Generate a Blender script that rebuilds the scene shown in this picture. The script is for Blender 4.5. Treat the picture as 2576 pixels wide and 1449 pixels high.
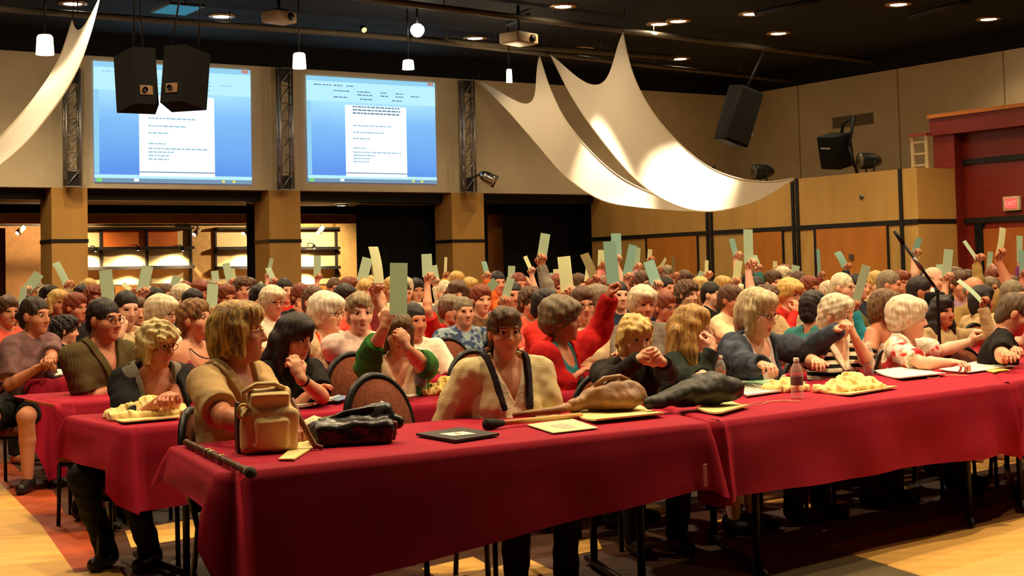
import bpy, math, random
import numpy as np
from mathutils import Matrix, Vector
random.seed(7)
rng = np.random.default_rng(11)
C = bpy.context.scene.collection
for o in list(bpy.data.objects):
    bpy.data.objects.remove(o)
sc = bpy.context.scene
PI = math.pi

# ------------------------------------------------------------------ camera
W_, H_ = 2576, 1449
FPX = 3690.0
CX, CY = 1288.0, 500.0
CAMH = 1.42
PITCH = math.atan(191.0 / FPX)
ROLL = math.radians(1.34)
fwd = Vector((0, math.cos(PITCH), math.sin(PITCH)))
up0 = Vector((0, -math.sin(PITCH), math.cos(PITCH)))
rt0 = Vector((1, 0, 0))
rgt = rt0 * math.cos(ROLL) - up0 * math.sin(ROLL)
upv = up0 * math.cos(ROLL) + rt0 * math.sin(ROLL)
cam = bpy.data.cameras.new('camera')
camo = bpy.data.objects.new('camera', cam)
C.objects.link(camo)
M = Matrix.Identity(4)
for i in range(3):
    M[i][0], M[i][1], M[i][2] = rgt[i], upv[i], -fwd[i]
M[2][3] = CAMH
camo.matrix_world = M
cam.sensor_fit = 'HORIZONTAL'
cam.sensor_width = 36.0
cam.lens = 36.0 * FPX / W_
cam.shift_y = -(H_ / 2 - CY) / W_
cam.clip_end = 200
sc.camera = camo

# ------------------------------------------------------------------ world and exposure
wd = bpy.data.worlds.new('world')
sc.world = wd
wd.use_nodes = True
wd.node_tree.nodes['Background'].inputs[0].default_value = (1.0, 0.62, 0.36, 1)
wd.node_tree.nodes['Background'].inputs[1].default_value = 0.03
sc.view_settings.view_transform = 'Standard'
sc.view_settings.look = 'None'
sc.view_settings.gamma = 1
sc.view_settings.exposure = 0.25
sc.cycles.max_bounces = 5
sc.cycles.diffuse_bounces = 3
sc.cycles.transmission_bounces = 6
sc.cycles.sample_clamp_indirect = 4
sc.cycles.caustics_reflective = False
sc.cycles.caustics_refractive = False
WARM = (1.0, 0.74, 0.42)
DOWNLIGHT_W = 330.0


# ------------------------------------------------------------------ pixel <-> place
def ray(px, py):
    return fwd + rgt * ((px - CX) / FPX) + upv * (-(py - CY) / FPX)


def P(px, py, d):
    r = ray(px, py)
    return Vector((0, 0, CAMH)) + r * (d / r.y)


def Zp(px, py, z):
    r = ray(px, py)
    return Vector((0, 0, CAMH)) + r * ((z - CAMH) / r.z)


def onplane(px, py, q, n):
    r = ray(px, py)
    o = Vector((0, 0, CAMH))
    return o + r * ((q - o).dot(n) / r.dot(n))


# ------------------------------------------------------------------ scene tree helpers
def obj(name, me, mats=None, parent=None):
    o = bpy.data.objects.new(name, me)
    C.objects.link(o)
    if mats is not None:
        for m in (mats if isinstance(mats, (list, tuple)) else [mats]):
            me.materials.append(m)
    if parent:
        o.parent = parent
    return o


def tag(o, label=None, cat=None, group=None, kind=None):
    if label: o['label'] = label
    if cat: o['category'] = cat
    if group: o['group'] = group
    if kind: o['kind'] = kind
    return o


def thing(name, label, cat, loc=(0, 0, 0), rz=0.0, group=None, rot=None):
    o = bpy.data.objects.new(name, None)
    o.empty_display_size = 0.1
    C.objects.link(o)
    o.location = loc
    o.rotation_euler = rot if rot else (0, 0, rz)
    return tag(o, label, cat, group)


class MB:
    def __init__(s):
        s.v, s.f, s.m, s.sm = [], [], [], []

    def _add(s, vs, fs, mi=0, smooth=False):
        b = len(s.v)
        s.v += [tuple(v) for v in vs]
        for f in fs:
            s.f.append([b + i for i in f]); s.m.append(mi); s.sm.append(smooth)
        return s

    def box(s, c, size, R=None, mi=0, bev=0.0):
        x, y, z = [k / 2 for k in size]
        if bev > 0:
            b = bev
            vs = []
            prof = [(-x, -y + b), (-x + b * .3, -y + b * .3), (-x + b, -y), (x - b, -y), (x - b * .3, -y + b * .3), (x, -y + b),
                    (x, y - b), (x - b * .3, y - b * .3), (x - b, y), (-x + b, y), (-x + b * .3, y - b * .3), (-x, y - b)]
            n = len(prof)
            for zz, k in ((-z, 1 - b / max(x, y)), (-z + b * .3, 1 - b * .3 / max(x, y)), (-z + b, 1), (z - b, 1), (z - b * .3, 1 - b * .3 / max(x, y)), (z, 1 - b / max(x, y))):
                vs += [(p[0] * k, p[1] * k, zz) for p in prof]
            fs = []
            for r in range(5):
                for i in range(n):
                    fs.append((r * n + i, r * n + (i + 1) % n, (r + 1) * n + (i + 1) % n, (r + 1) * n + i))
            fs.append(tuple(range(n))[::-1]); fs.append(tuple(range(5 * n, 6 * n)))
        else:
            vs = [(-x, -y, -z), (x, -y, -z), (x, y, -z), (-x, y, -z), (-x, -y, z), (x, -y, z), (x, y, z), (-x, y, z)]
            fs = [(3, 2, 1, 0), (4, 5, 6, 7), (0, 1, 5, 4), (1, 2, 6, 5), (2, 3, 7, 6), (3, 0, 4, 7)]
        c = Vector(c)
        vs = [c + ((R @ Vector(v)) if R is not None else Vector(v)) for v in vs]
        return s._add(vs, fs, mi, bev > 0)

    def prism(s, poly, z0, z1, mi=0):
        n = len(poly)
        vs = [(p[0], p[1], z0) for p in poly] + [(p[0], p[1], z1) for p in poly]
        fs = [tuple(range(n))[::-1], tuple(range(n, 2 * n))] + [(i, (i + 1) % n, n + (i + 1) % n, n + i) for i in range(n)]
        return s._add(vs, fs, mi)

    def hexa(s, lo4, hi4, mi=0):
        vs = list(lo4) + list(hi4)
        return s._add(vs, [(3, 2, 1, 0), (4, 5, 6, 7), (0, 1, 5, 4), (1, 2, 6, 5), (2, 3, 7, 6), (3, 0, 4, 7)], mi)

    def tube(s, pts, r, n=8, mi=0, closed=False, cap=True):
        pts = [Vector(p) for p in pts]
        rs = r if isinstance(r, (list, tuple)) else [r] * len(pts)
        m = len(pts)
        vs = []
        prevx = None
        for i, p in enumerate(pts):
            a = pts[i - 1] if (i > 0 or closed) else pts[i]
            b = pts[(i + 1) % m] if (i < m - 1 or closed) else pts[i]
            t = (b - a).normalized()
            if prevx is None:
                ref = Vector((0, 0, 1)) if abs(t.z) < .9 else Vector((1, 0, 0))
                x = t.cross(ref).normalized()
            else:
                x = (prevx - t * prevx.dot(t)).normalized()
            prevx = x
            y = t.cross(x)
            for k in range(n):
                an = 2 * PI * k / n
                vs.append(p + (x * math.cos(an) + y * math.sin(an)) * rs[i])
        fs = []
        for i in range(m if closed else m - 1):
            j = (i + 1) % m
            for k in range(n):
                fs.append((i * n + k, i * n + (k + 1) % n, j * n + (k + 1) % n, j * n + k))
        if cap and not closed:
            fs.append(tuple(range(n))[::-1]); fs.append(tuple(range((m - 1) * n, m * n)))
        return s._add(vs, fs, mi, True)

    def lathe(s, prof, n=20, mi=0, c=(0, 0, 0), R=None):
        vs = []
        c = Vector(c)
        for r, z in prof:
            for k in range(n):
                a = 2 * PI * k / n
                p = Vector((r * math.cos(a), r * math.sin(a), z))
                vs.append(c + (R @ p if R is not None else p))
        fs = []
        for i in range(len(prof) - 1):
            for k in range(n):
                fs.append((i * n + k, i * n + (k + 1) % n, (i + 1) * n + (k + 1) % n, (i + 1) * n + k))
        return s._add(vs, fs, mi, True)

    def grid(s, fn, nu, nv, mi=0, smooth=True):
        vs = [fn(i / nu, j / nv) for j in range(nv + 1) for i in range(nu + 1)]
        fs = [(j * (nu + 1) + i, j * (nu + 1) + i + 1, (j + 1) * (nu + 1) + i + 1, (j + 1) * (nu + 1) + i) for j in range(nv) for i in range(nu)]
        return s._add(vs, fs, mi, smooth)

    def poly(s, vs, mi=0):
        return s._add(vs, [tuple(range(len(vs)))], mi)

    def mesh(s, name):
        me = bpy.data.meshes.new(name)
        me.from_pydata(s.v, [], s.f)
        me.polygons.foreach_set('material_index', s.m)
        me.polygons.foreach_set('use_smooth', s.sm)
        me.update()
        return me

    def obj(s, name, mats, parent=None):
        return obj(name, s.mesh(name), mats, parent)


# ------------------------------------------------------------------ materials
def lin(c):
    return tuple((x / 255 / 12.92) if x / 255 <= .04045 else ((x / 255 + .055) / 1.055) ** 2.4 for x in c)


MATS = {}


def base(name, col, rough=.6, metal=0.0, spec=.3):
    m = bpy.data.materials.new(name)
    m.use_nodes = True
    b = m.node_tree.nodes['Principled BSDF']
    b.inputs['Base Color'].default_value = (*col, 1)
    b.inputs['Roughness'].default_value = rough
    b.inputs['Metallic'].default_value = metal
    b.inputs['Specular IOR Level'].default_value = spec
    return m, m.node_tree, b


def noisy(nt, b, col, amt=.25, scale=8.0, bump=.1, bscale=60.0, stretch=None, col2=None, dist=.004):
    tc = nt.nodes.new('ShaderNodeTexCoord')
    src = tc.outputs['Object']
    if stretch:
        mp = nt.nodes.new('ShaderNodeMapping'); mp.inputs['Scale'].default_value = stretch
        nt.links.new(src, mp.inputs[0]); src = mp.outputs[0]
    n = nt.nodes.new('ShaderNodeTexNoise'); n.inputs['Scale'].default_value = scale; n.inputs['Detail'].default_value = 3
    nt.links.new(src, n.inputs['Vector'])
    r = nt.nodes.new('ShaderNodeValToRGB')
    r.color_ramp.elements[0].position = .3; r.color_ramp.elements[1].position = .7
    c2 = col2 if col2 else tuple(min(1, x * (1 + amt)) for x in col)
    r.color_ramp.elements[0].color = (*[x * (1 - amt) for x in col], 1)
    r.color_ramp.elements[1].color = (*c2, 1)
    nt.links.new(n.outputs[0], r.inputs[0])
    nt.links.new(r.outputs[0], b.inputs['Base Color'])
    if bump:
        n2 = nt.nodes.new('ShaderNodeTexNoise'); n2.inputs['Scale'].default_value = bscale
        nt.links.new(src, n2.inputs['Vector'])
        bp = nt.nodes.new('ShaderNodeBump'); bp.inputs['Strength'].default_value = bump; bp.inputs['Distance'].default_value = dist
        nt.links.new(n2.outputs[0], bp.inputs['Height'])
        nt.links.new(bp.outputs[0], b.inputs['Normal'])
    return tc, r


def mat(name, rgb, rough=.6, metal=0.0, amt=.12, scale=8, bump=.05, bscale=60, spec=.3, stretch=None, dist=.004, rgb2=None):
    if name in MATS: return MATS[name]
    col = lin(rgb)
    m, nt, b = base(name, col, rough, metal, spec)
    noisy(nt, b, col, amt, scale, bump, bscale, stretch, lin(rgb2) if rgb2 else None, dist)
    MATS[name] = m
    return m


def emis(name, col, strength):
    if name in MATS: return MATS[name]
    m = bpy.data.materials.new(name); m.use_nodes = True
    nt = m.node_tree
    nt.nodes.remove(nt.nodes['Principled BSDF'])
    e = nt.nodes.new('ShaderNodeEmission')
    e.inputs[0].default_value = (*col, 1); e.inputs[1].default_value = strength
    nt.links.new(e.outputs[0], nt.nodes['Material Output'].inputs[0])
    MATS[name] = m
    return m


def cloth(rgb, kind='plain', rgb2=None, key=None):
    name = 'cloth_%s_%02x%02x%02x' % (kind, *rgb) + (('_%02x%02x%02x' % tuple(rgb2)) if rgb2 else '')
    if name in MATS: return MATS[name]
    col = lin(rgb)
    m, nt, b = base(name, col, .85, 0, .15)
    c2 = lin(rgb2) if rgb2 else None
    if kind == 'plain':
        noisy(nt, b, col, .18, 9, .5, 22, None, None, .012)
    elif kind == 'denim':
        noisy(nt, b, col, .45, 14, .5, 25, None, c2, .012)
    elif kind == 'pattern':
        tc, r = noisy(nt, b, col, 0, 22, .4, 25, None, c2, .01)
        r.color_ramp.elements[0].position = .45; r.color_ramp.elements[1].position = .55
    elif kind == 'vstripe':
        tc = nt.nodes.new('ShaderNodeTexCoord')
        w = nt.nodes.new('ShaderNodeTexWave'); w.inputs['Scale'].default_value = 22; w.inputs['Distortion'].default_value = .6
        w.bands_direction = 'X'
        nt.links.new(tc.outputs['Object'], w.inputs['Vector'])
        mx = nt.nodes.new('ShaderNodeMix'); mx.data_type = 'RGBA'
        mx.inputs['A'].default_value = (*col, 1); mx.inputs['B'].default_value = (*c2, 1)
        nt.links.new(w.outputs['Fac'], mx.inputs['Factor']); nt.links.new(mx.outputs['Result'], b.inputs['Base Color'])
    elif kind == 'hstripe':
        tc = nt.nodes.new('ShaderNodeTexCoord')
        w = nt.nodes.new('ShaderNodeTexWave'); w.inputs['Scale'].default_value = 6.2; w.inputs['Distortion'].default_value = .9
        w.inputs['Detail Scale'].default_value = .6
        w.bands_direction = 'Z'
        nt.links.new(tc.outputs['Object'], w.inputs['Vector'])
        r = nt.nodes.new('ShaderNodeValToRGB')
        r.color_ramp.elements[0].position = .46; r.color_ramp.elements[1].position = .54
        r.color_ramp.elements[0].color = (*col, 1); r.color_ramp.elements[1].color = (*c2, 1)
        nt.links.new(w.outputs['Fac'], r.inputs[0]); nt.links.new(r.outputs[0], b.inputs['Base Color'])
    elif kind == 'floral':
        tc = nt.nodes.new('ShaderNodeTexCoord')
        n = nt.nodes.new('ShaderNodeTexNoise'); n.inputs['Scale'].default_value = 11; n.inputs['Detail'].default_value = 2
        nt.links.new(tc.outputs['Object'], n.inputs['Vector'])
        r = nt.nodes.new('ShaderNodeValToRGB')
        cr = r.color_ramp
        cr.elements[0].position = 0; cr.elements[0].color = (*c2, 1)
        cr.elements[1].position = 1; cr.elements[1].color = (*lin((235, 150, 90)), 1)
        for p, c in ((.38, c2), (.42, lin((240, 170, 150))), (.46, col), (.55, col), (.60, lin((190, 190, 150))), (.66, lin((235, 170, 110)))):
            e = cr.elements.new(p); e.color = (*c, 1)
        nt.links.new(n.outputs[0], r.inputs[0]); nt.links.new(r.outputs[0], b.inputs['Base Color'])
    elif kind == 'knit':
        tc = nt.nodes.new('ShaderNodeTexCoord')
        v = nt.nodes.new('ShaderNodeTexBrick')
        v.inputs['Scale'].default_value = 62
        v.inputs['Mortar Size'].default_value = .10; v.inputs['Mortar Smooth'].default_value = 1.0
        v.inputs['Color1'].default_value = (*col, 1); v.inputs['Color2'].default_value = (*[x * .9 for x in col], 1)
        v.inputs['Mortar'].default_value = (*[x * .74 for x in col], 1)
        mp = nt.nodes.new('ShaderNodeMapping'); mp.inputs['Rotation'].default_value = (PI / 2, 0, 0)
        nt.links.new(tc.outputs['Object'], mp.inputs[0]); nt.links.new(mp.outputs[0], v.inputs['Vector'])
        nt.links.new(v.outputs['Color'], b.inputs['Base Color'])
        bp = nt.nodes.new('ShaderNodeBump'); bp.inputs['Strength'].default_value = .6; bp.inputs['Distance'].default_value = .003
        bp.invert = True
        nt.links.new(v.outputs['Fac'], bp.inputs['Height']); nt.links.new(bp.outputs[0], b.inputs['Normal'])
    MATS[name] = m
    return m


def hairm(rgb, rgb2=None):
    name = 'hair_%02x%02x%02x' % rgb + (('_%02x%02x%02x' % rgb2) if rgb2 else '')
    if name in MATS: return MATS[name]
    col = lin(rgb)
    m, nt, b = base(name, col, .55, 0, .35)
    tc = nt.nodes.new('ShaderNodeTexCoord')
    ns = []
    for st in ((1, .16, .10), (.16, 1, .10)):
        mp = nt.nodes.new('ShaderNodeMapping'); mp.inputs['Scale'].default_value = st
        n = nt.nodes.new('ShaderNodeTexNoise'); n.inputs['Scale'].default_value = 130; n.inputs['Detail'].default_value = 3
        nt.links.new(tc.outputs['Object'], mp.inputs[0]); nt.links.new(mp.outputs[0], n.inputs['Vector']); ns.append(n)
    ad = nt.nodes.new('ShaderNodeMath'); ad.operation = 'ADD'
    nt.links.new(ns[0].outputs[0], ad.inputs[0]); nt.links.new(ns[1].outputs[0], ad.inputs[1])
    hf = nt.nodes.new('ShaderNodeMath'); hf.operation = 'MULTIPLY'; hf.inputs[1].default_value = .5
    nt.links.new(ad.outputs[0], hf.inputs[0])
    r = nt.nodes.new('ShaderNodeValToRGB'); r.color_ramp.elements[0].position = .38; r.color_ramp.elements[1].position = .64
    r.color_ramp.elements[0].color = (*[x * .55 for x in col], 1)
    r.color_ramp.elements[1].color = (*(lin(rgb2) if rgb2 else tuple(min(1, x * 1.35) for x in col)), 1)
    nt.links.new(hf.outputs[0], r.inputs[0]); nt.links.new(r.outputs[0], b.inputs['Base Color'])
    bp = nt.nodes.new('ShaderNodeBump'); bp.inputs['Strength'].default_value = .6; bp.inputs['Distance'].default_value = .006
    nt.links.new(hf.outputs[0], bp.inputs['Height']); nt.links.new(bp.outputs[0], b.inputs['Normal'])
    MATS[name] = m
    return m


def skinm(i):
    rgb = [(214, 150, 118), (224, 166, 134), (200, 130, 96), (186, 116, 84), (228, 172, 146)][i]
    return mat('skin_%s' % 'abcde'[i], rgb, .5, 0, .07, 14, .06, 120, .35, None, .003)


LIP = mat('lips', (188, 108, 88), .4)
EYEW = mat('eye_white', (225, 215, 200), .25, 0, .02)
EYED = mat('eye_iris', (40, 26, 18), .2, 0, .02)
# ------------------------------------------------------------------ the room's own axes
UX = Vector((.835, .550, 0)).normalized()
VX = Vector((-.550, .835, 0)).normalized()
B0 = P(175, 608, 28.0); B0.z = 0
ROOMR = Matrix((UX, VX, Vector((0, 0, 1)))).transposed()       # local x along the screen wall, y away behind it
RZ = math.atan2(UX.y, UX.x)


def R2W(t, o, z=0.0):
    return B0 + UX * t + VX * o + Vector((0, 0, z))


def wallpt(px, py, o=0.0):            # pixel -> (t, z) on the plane parallel to the screen wall at offset o
    p = onplane(px, py, B0 + VX * o, VX)
    return (p - B0).dot(UX), p.z


T0 = wallpt(1520, 600)[0]             # where the right-hand block starts


def sidept(px, py, w=0.0):            # pixel -> (s, z) on the plane parallel to the right wall; s runs toward the camera
    p = onplane(px, py, B0 + UX * (T0 + w), UX)
    return -(p - B0).dot(VX), p.z


def S2W(s, w, z=0.0):
    return R2W(T0 + w, -s, z)


def struct(name, mb, mats, loc=None):
    o = mb.obj(name, mats)
    tag(o, kind='structure')
    return o


ZC = 6.3
ZW = 5.85
cream = mat('wall_cream', (204, 188, 156), .8, 0, .05, 3, .03, 60)
creamlow = mat('panel_maple', (212, 168, 92), .55, 0, .10, 3, .03, 60, .3, (1, 1, .25))
maple = mat('door_maple', (205, 128, 46), .45, 0, .10, 3, .02, 60, .4, (1, 1, .2))
redwood = mat('wood_red', (128, 38, 26), .45, 0, .12, 4, .03, 60, .4, (.3, .3, 3))
blackp = mat('paint_black', (9, 9, 9), .85, 0, .1, 8, 0)
trimblk = mat('trim_black', (34, 32, 30), .5, 0, .1)
pillarm = mat('pillar_tan', (198, 150, 80), .6, 0, .10, 2, .03, 50, .3, (1, 1, .3))
darkmet = mat('metal_dark', (30, 30, 32), .45, .4, .1)
greymet = mat('metal_grey', (120, 116, 108), .4, .8, .1)
almet = mat('metal_aluminium', (176, 172, 165), .35, .85, .08)


def rbox(t0, t1, o0, o1, z0, z1, mb=None, mi=0):
    mb = mb or MB()
    lo = [R2W(t0, o0, z0), R2W(t1, o0, z0), R2W(t1, o1, z0), R2W(t0, o1, z0)]
    hi = [R2W(t0, o0, z1), R2W(t1, o0, z1), R2W(t1, o1, z1), R2W(t0, o1, z1)]
    return mb.hexa(lo, hi, mi)


def sbox(s0, s1, w0, w1, z0, z1, mb=None, mi=0):
    return rbox(T0 + w0, T0 + w1, -s1, -s0, z0, z1, mb, mi)


# ---- floor with its inlaid colour fields and painted lit patches
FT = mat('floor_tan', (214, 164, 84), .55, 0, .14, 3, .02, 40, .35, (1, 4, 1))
FR = mat('floor_rust', (168, 70, 30), .55, 0, .12, 3, .02, 40, .35)
FB = mat('floor_brown', (72, 44, 28), .55, 0, .2, 3, .02, 40, .35)
FG = mat('floor_grey', (88, 76, 50), .55, 0, .2, 3, .02, 40, .35)
fl = MB()
fl.box((4, 17, -.05), (60, 56, .1), mi=2)


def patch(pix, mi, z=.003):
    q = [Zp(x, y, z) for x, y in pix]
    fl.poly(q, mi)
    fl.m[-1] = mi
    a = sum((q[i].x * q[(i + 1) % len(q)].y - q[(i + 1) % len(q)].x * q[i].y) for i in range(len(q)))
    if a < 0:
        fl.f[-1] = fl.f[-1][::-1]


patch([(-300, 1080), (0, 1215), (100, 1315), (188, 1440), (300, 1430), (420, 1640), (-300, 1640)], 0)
patch([(-300, 1000), (-40, 1085), (30, 1165), (80, 1215), (135, 1235), (160, 1290), (235, 1318), (283, 1425), (188, 1440), (100, 1315), (0, 1215), (-300, 1080)], 1)
patch([(2068, 1375), (2300, 1318), (2576, 1255), (2900, 1180), (2900, 1225), (2576, 1300), (2150, 1397)], 4, .0025)
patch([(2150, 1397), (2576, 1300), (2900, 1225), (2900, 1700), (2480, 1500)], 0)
patch([(1890, 1452), (2150, 1397), (2400, 1468), (2440, 1600), (1890, 1500)], 3)
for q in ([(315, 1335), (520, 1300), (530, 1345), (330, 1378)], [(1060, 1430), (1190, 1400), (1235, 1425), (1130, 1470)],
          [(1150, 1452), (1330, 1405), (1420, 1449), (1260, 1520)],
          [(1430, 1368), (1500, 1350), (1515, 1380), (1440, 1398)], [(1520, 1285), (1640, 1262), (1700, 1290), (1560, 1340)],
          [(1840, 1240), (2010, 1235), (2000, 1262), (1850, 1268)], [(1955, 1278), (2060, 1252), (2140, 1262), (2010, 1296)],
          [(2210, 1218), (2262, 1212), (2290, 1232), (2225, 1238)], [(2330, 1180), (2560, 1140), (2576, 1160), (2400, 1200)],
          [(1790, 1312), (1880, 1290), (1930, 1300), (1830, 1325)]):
    patch(q, 0)  # these tan patches paint the lit carpet between the tables
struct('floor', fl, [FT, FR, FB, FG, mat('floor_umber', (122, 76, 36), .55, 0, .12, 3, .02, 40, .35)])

# ---- ceiling (black) and the black band above the painted walls
tL = wallpt(0, 300)[0] - 8
tC = wallpt(1850, 248)[0]
ZB = sum(wallpt(x, y)[1] for x, y in ((60, 471), (640, 478), (1320, 487))) / 3
cl = MB()
rbox(-24, tC + 3, -34, 9, ZC, ZC + .15, cl)
struct('ceiling', cl, blackp)
up = MB()
rbox(tL, tC, 0, .35, ZB, ZW, up)
struct('wall_back', up, cream)
ub = MB(); rbox(tL, tC, .02, .4, ZW, ZC, ub)
struct('wall_back_upper', ub, blackp)

# ---- pillars with their black bands
PILL = [(128, 221), (664, 757), (1124, 1219)]
pil_t = []
for k, (a, b) in enumerate(PILL):
    ta, tb = wallpt(a + (14 if k else 8), 600)[0], wallpt(b, 600)[0]
    if k == 0: ta = wallpt(130, 600)[0]
    pil_t.append((ta, tb))
    mb = MB(); rbox(ta, tb, 0.0, .75, 0, ZB, mb)
    o = struct('pillar_%d' % (k + 1), mb, pillarm)
    mb = MB()
    z = wallpt((a + b) / 2, 606)[1]
    rbox(ta - .012, tb + .012, -.012, .76, z - .035, z + .035, mb)
    struct('trim_%d' % (k + 1), mb, trimblk)

# ---- the gallery behind the pillars
GO = 6.5
tG0, tG1 = tL - 4, T0 + 10
mb = MB(); rbox(tG0, tG1, GO, GO + .2, 0, 3.4, mb)
galm = mat('gallery_wall', (206, 160, 92), .7, 0, .10, 2, .02, 50)
struct('wall_gallery', mb, galm)
mb = MB(); rbox(tG0, tG1, .35, GO, ZB - .02, ZB + .1, mb)
struct('ceiling_gallery', mb, mat('gallery_ceiling', (60, 46, 30), .8))
zh1 = wallpt(400, 505, .5)[1]
mb = MB(); rbox(tL, T0, .4, .9, zh1, ZB, mb)
struct('lintel_front', mb, trimblk)
za, zb = wallpt(400, 537, 2.2)[1], wallpt(400, 516, 2.2)[1]
mb = MB(); rbox(tL, T0, 2.2, 2.5, za, zb, mb)
struct('lintel_rear', mb, blackp)
zr0, zr1 = wallpt(400, 562, 3.6)[1], wallpt(400, 536, 3.6)[1]
mb = MB(); rbox(tL, T0, 3.6, 3.8, zr0, zr1 + .1, mb)
struct('bulkhead_gallery', mb, galm)
# shelving wall: cream back panels, black rails and mullions
gx = lambda px, py: wallpt(px, py, GO - .12)
shelfcream = mat('shelf_panel', (228, 205, 150), .6, 0, .06, 3, .02)
shelfwood = mat('shelf_wood', (196, 132, 60), .5, 0, .12, 3, .02)


def shelf_bay(name, label, pxa, pxb, rails, mull, orange=None, loc=None):
    t0, t1 = gx(pxa, 640)[0], gx(pxb, 640)[0]
    o = thing(name, label, 'shelving', R2W((t0 + t1) / 2, GO - .12, 0), RZ, 'lit shelf units of the rear gallery')
    hw = (t1 - t0) / 2
    zt = gx((pxa + pxb) / 2, 574)[1]
    m = MB(); m.box((0, 0, (zt + .0) / 2), (2 * hw, .1, zt)); m.obj('back_panel', shelfcream, o)
    if orange:
        for (a, b) in orange:
            ta, tb = gx(a, 600)[0] - (t0 + t1) / 2, gx(b, 600)[0] - (t0 + t1) / 2
            z0, z1 = gx((a + b) / 2, 622)[1], gx((a + b) / 2, 580)[1]
            m = MB(); m.box(((ta + tb) / 2, -.06, (z0 + z1) / 2), (tb - ta, .02, z1 - z0)); m.obj('display_panel', mat('panel_orange', (226, 120, 50), .5, 0, .2, 1.5), o)
    for y, th, dp in rails:
        z = gx((pxa + pxb) / 2, y)[1]
        m = MB(); m.box((0, -.16, z), (2 * hw, .32, th)); m.obj('shelf', trimblk, o)
    for x in mull:
        tt = gx(x, 640)[0] - (t0 + t1) / 2
        m = MB(); m.box((tt, -.08, zt / 2), (.05, .12, zt)); m.obj('upright', trimblk, o)
    z0 = gx(pxa, 716)[1]
    m = MB(); m.box((0, -.3, z0 / 2 - .05), (2 * hw, .5, z0)); m.obj('base_cabinet', shelfwood, o)
    return o


R_ = [(575, .05, 0), (625, .07, 0), (674, .08, 0), (718, .07, 0)]
shelf_bay('shelving_unit', 'wide lit shelf unit with orange panels below the left screen', 205, 478, R_, (251, 366, 476), [(255, 364), (368, 444)])
shelf_bay('shelving_unit', 'narrow lit shelf unit between tan panel and black curtain', 537, 640, R_, (538,), None)
shelf_bay('shelving_unit', 'lit shelf unit right of the middle pillar', 742, 843, R_, (842,), None)
# lamps over the shelves
lampw = emis('lamp_glow', (1.0, .86, .55), 14)


def spot(name, loc, aim, energy, angle, parent=None, blend=.5, col=WARM, size=.12):
    l = bpy.data.lights.new(name, 'SPOT')
    l.energy = energy; l.color = col; l.spot_size = math.radians(angle); l.spot_blend = blend; l.shadow_soft_size = size
    o = bpy.data.objects.new(name, l); C.objects.link(o)
    d = (Vector(aim) - Vector(loc)).normalized()
    o.rotation_euler = d.to_track_quat('-Z', 'Y').to_euler()
    if parent:
        o.parent = parent
        o.location = parent.matrix_basis.inverted() @ Vector(loc) if False else Vector(loc) - parent.location
    else:
        o.location = loc
    return o


for i, (px, py, wt, lab) in enumerate([(226, 630, 60, 'leftmost glowing shelf lamp beside the left pillar'), (332, 627, 60, 'glowing shelf lamp in the middle bay below the left screen'),
                                  (444, 628, 60, 'small bright shelf lamp right of the orange panels'), (618, 630, 45, 'shelf lamp beside the narrow black curtain'),
                                  (772, 622, 60, 'shelf lamp just right of the middle pillar')]):
    t, z = gx(px, py)
    loc = R2W(t, GO - .55, z)
    o = thing('shelf_lamp', lab, 'lamp', loc, RZ, 'shelf lamps of the rear gallery')
    m = MB(); m.lathe([(.001, .05), (.03, .05), (.055, -.02), (.06, -.04)], 12); m.obj('shade', darkmet, o)
    m = MB(); m.lathe([(.001, -.045), (.045, -.035), (.05, -.02)], 12); m.obj('bulb', lampw, o)
    m = MB(); m.tube([(0, 0, .05), (0, .15, .1), (0, .36, .1)], .012, 6); m.obj('arm', darkmet, o)
    spot('lamp_light', loc + Vector((0, 0, -.05)), R2W(t, GO - .2, z - 1), wt * 6, 110, o, .4)
    lo2 = R2W(t, GO - .5, z - .62)
    if i != 0:
        sp = spot('lamp_light', lo2, R2W(t, GO - .2, z - 1.4), wt * 2.5, 110, o, .4)
# tan panels between the bays, dark end wall at far left
mb = MB(); a, b = gx(478, 640)[0], gx(537, 640)[0]; rbox(a, b, GO - .2, GO, 0, 3.2, mb)
a, b = gx(843, 640)[0], gx(905, 640)[0]; rbox(a, b, GO - .2, GO, 0, 3.2, mb)
struct('wall_gallery_panels', mb, mat('gallery_tan', (208, 168, 104), .7))
mb = MB(); a, b = wallpt(-120, 640, 4)[0], wallpt(14, 640, 4)[0]; rbox(a, b, 4, 4.2, 0, wallpt(0, 574, 4)[1], mb)
a, b = gx(14, 640)[0] - 3, gx(140, 640)[0]; rbox(a, b, GO - .06, GO, 0, 3.2, mb, 1)  # brown sheet added to darken this overlit stretch of wall
struct('wall_gallery_left', mb, [mat('gallery_dark', (90, 40, 26), .7), mat('gallery_darkening', (138, 96, 50), .7)])
mb = MB(); a, b = wallpt(1215, 640, 1.6)[0], wallpt(1290, 640, 1.6)[0]; rbox(a, b, 1.6, 1.75, 0, 3.0, mb)
struct('wall_gallery_right', mb, mat('gallery_strip', (214, 140, 56), .6, 0, .1, 2))

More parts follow.
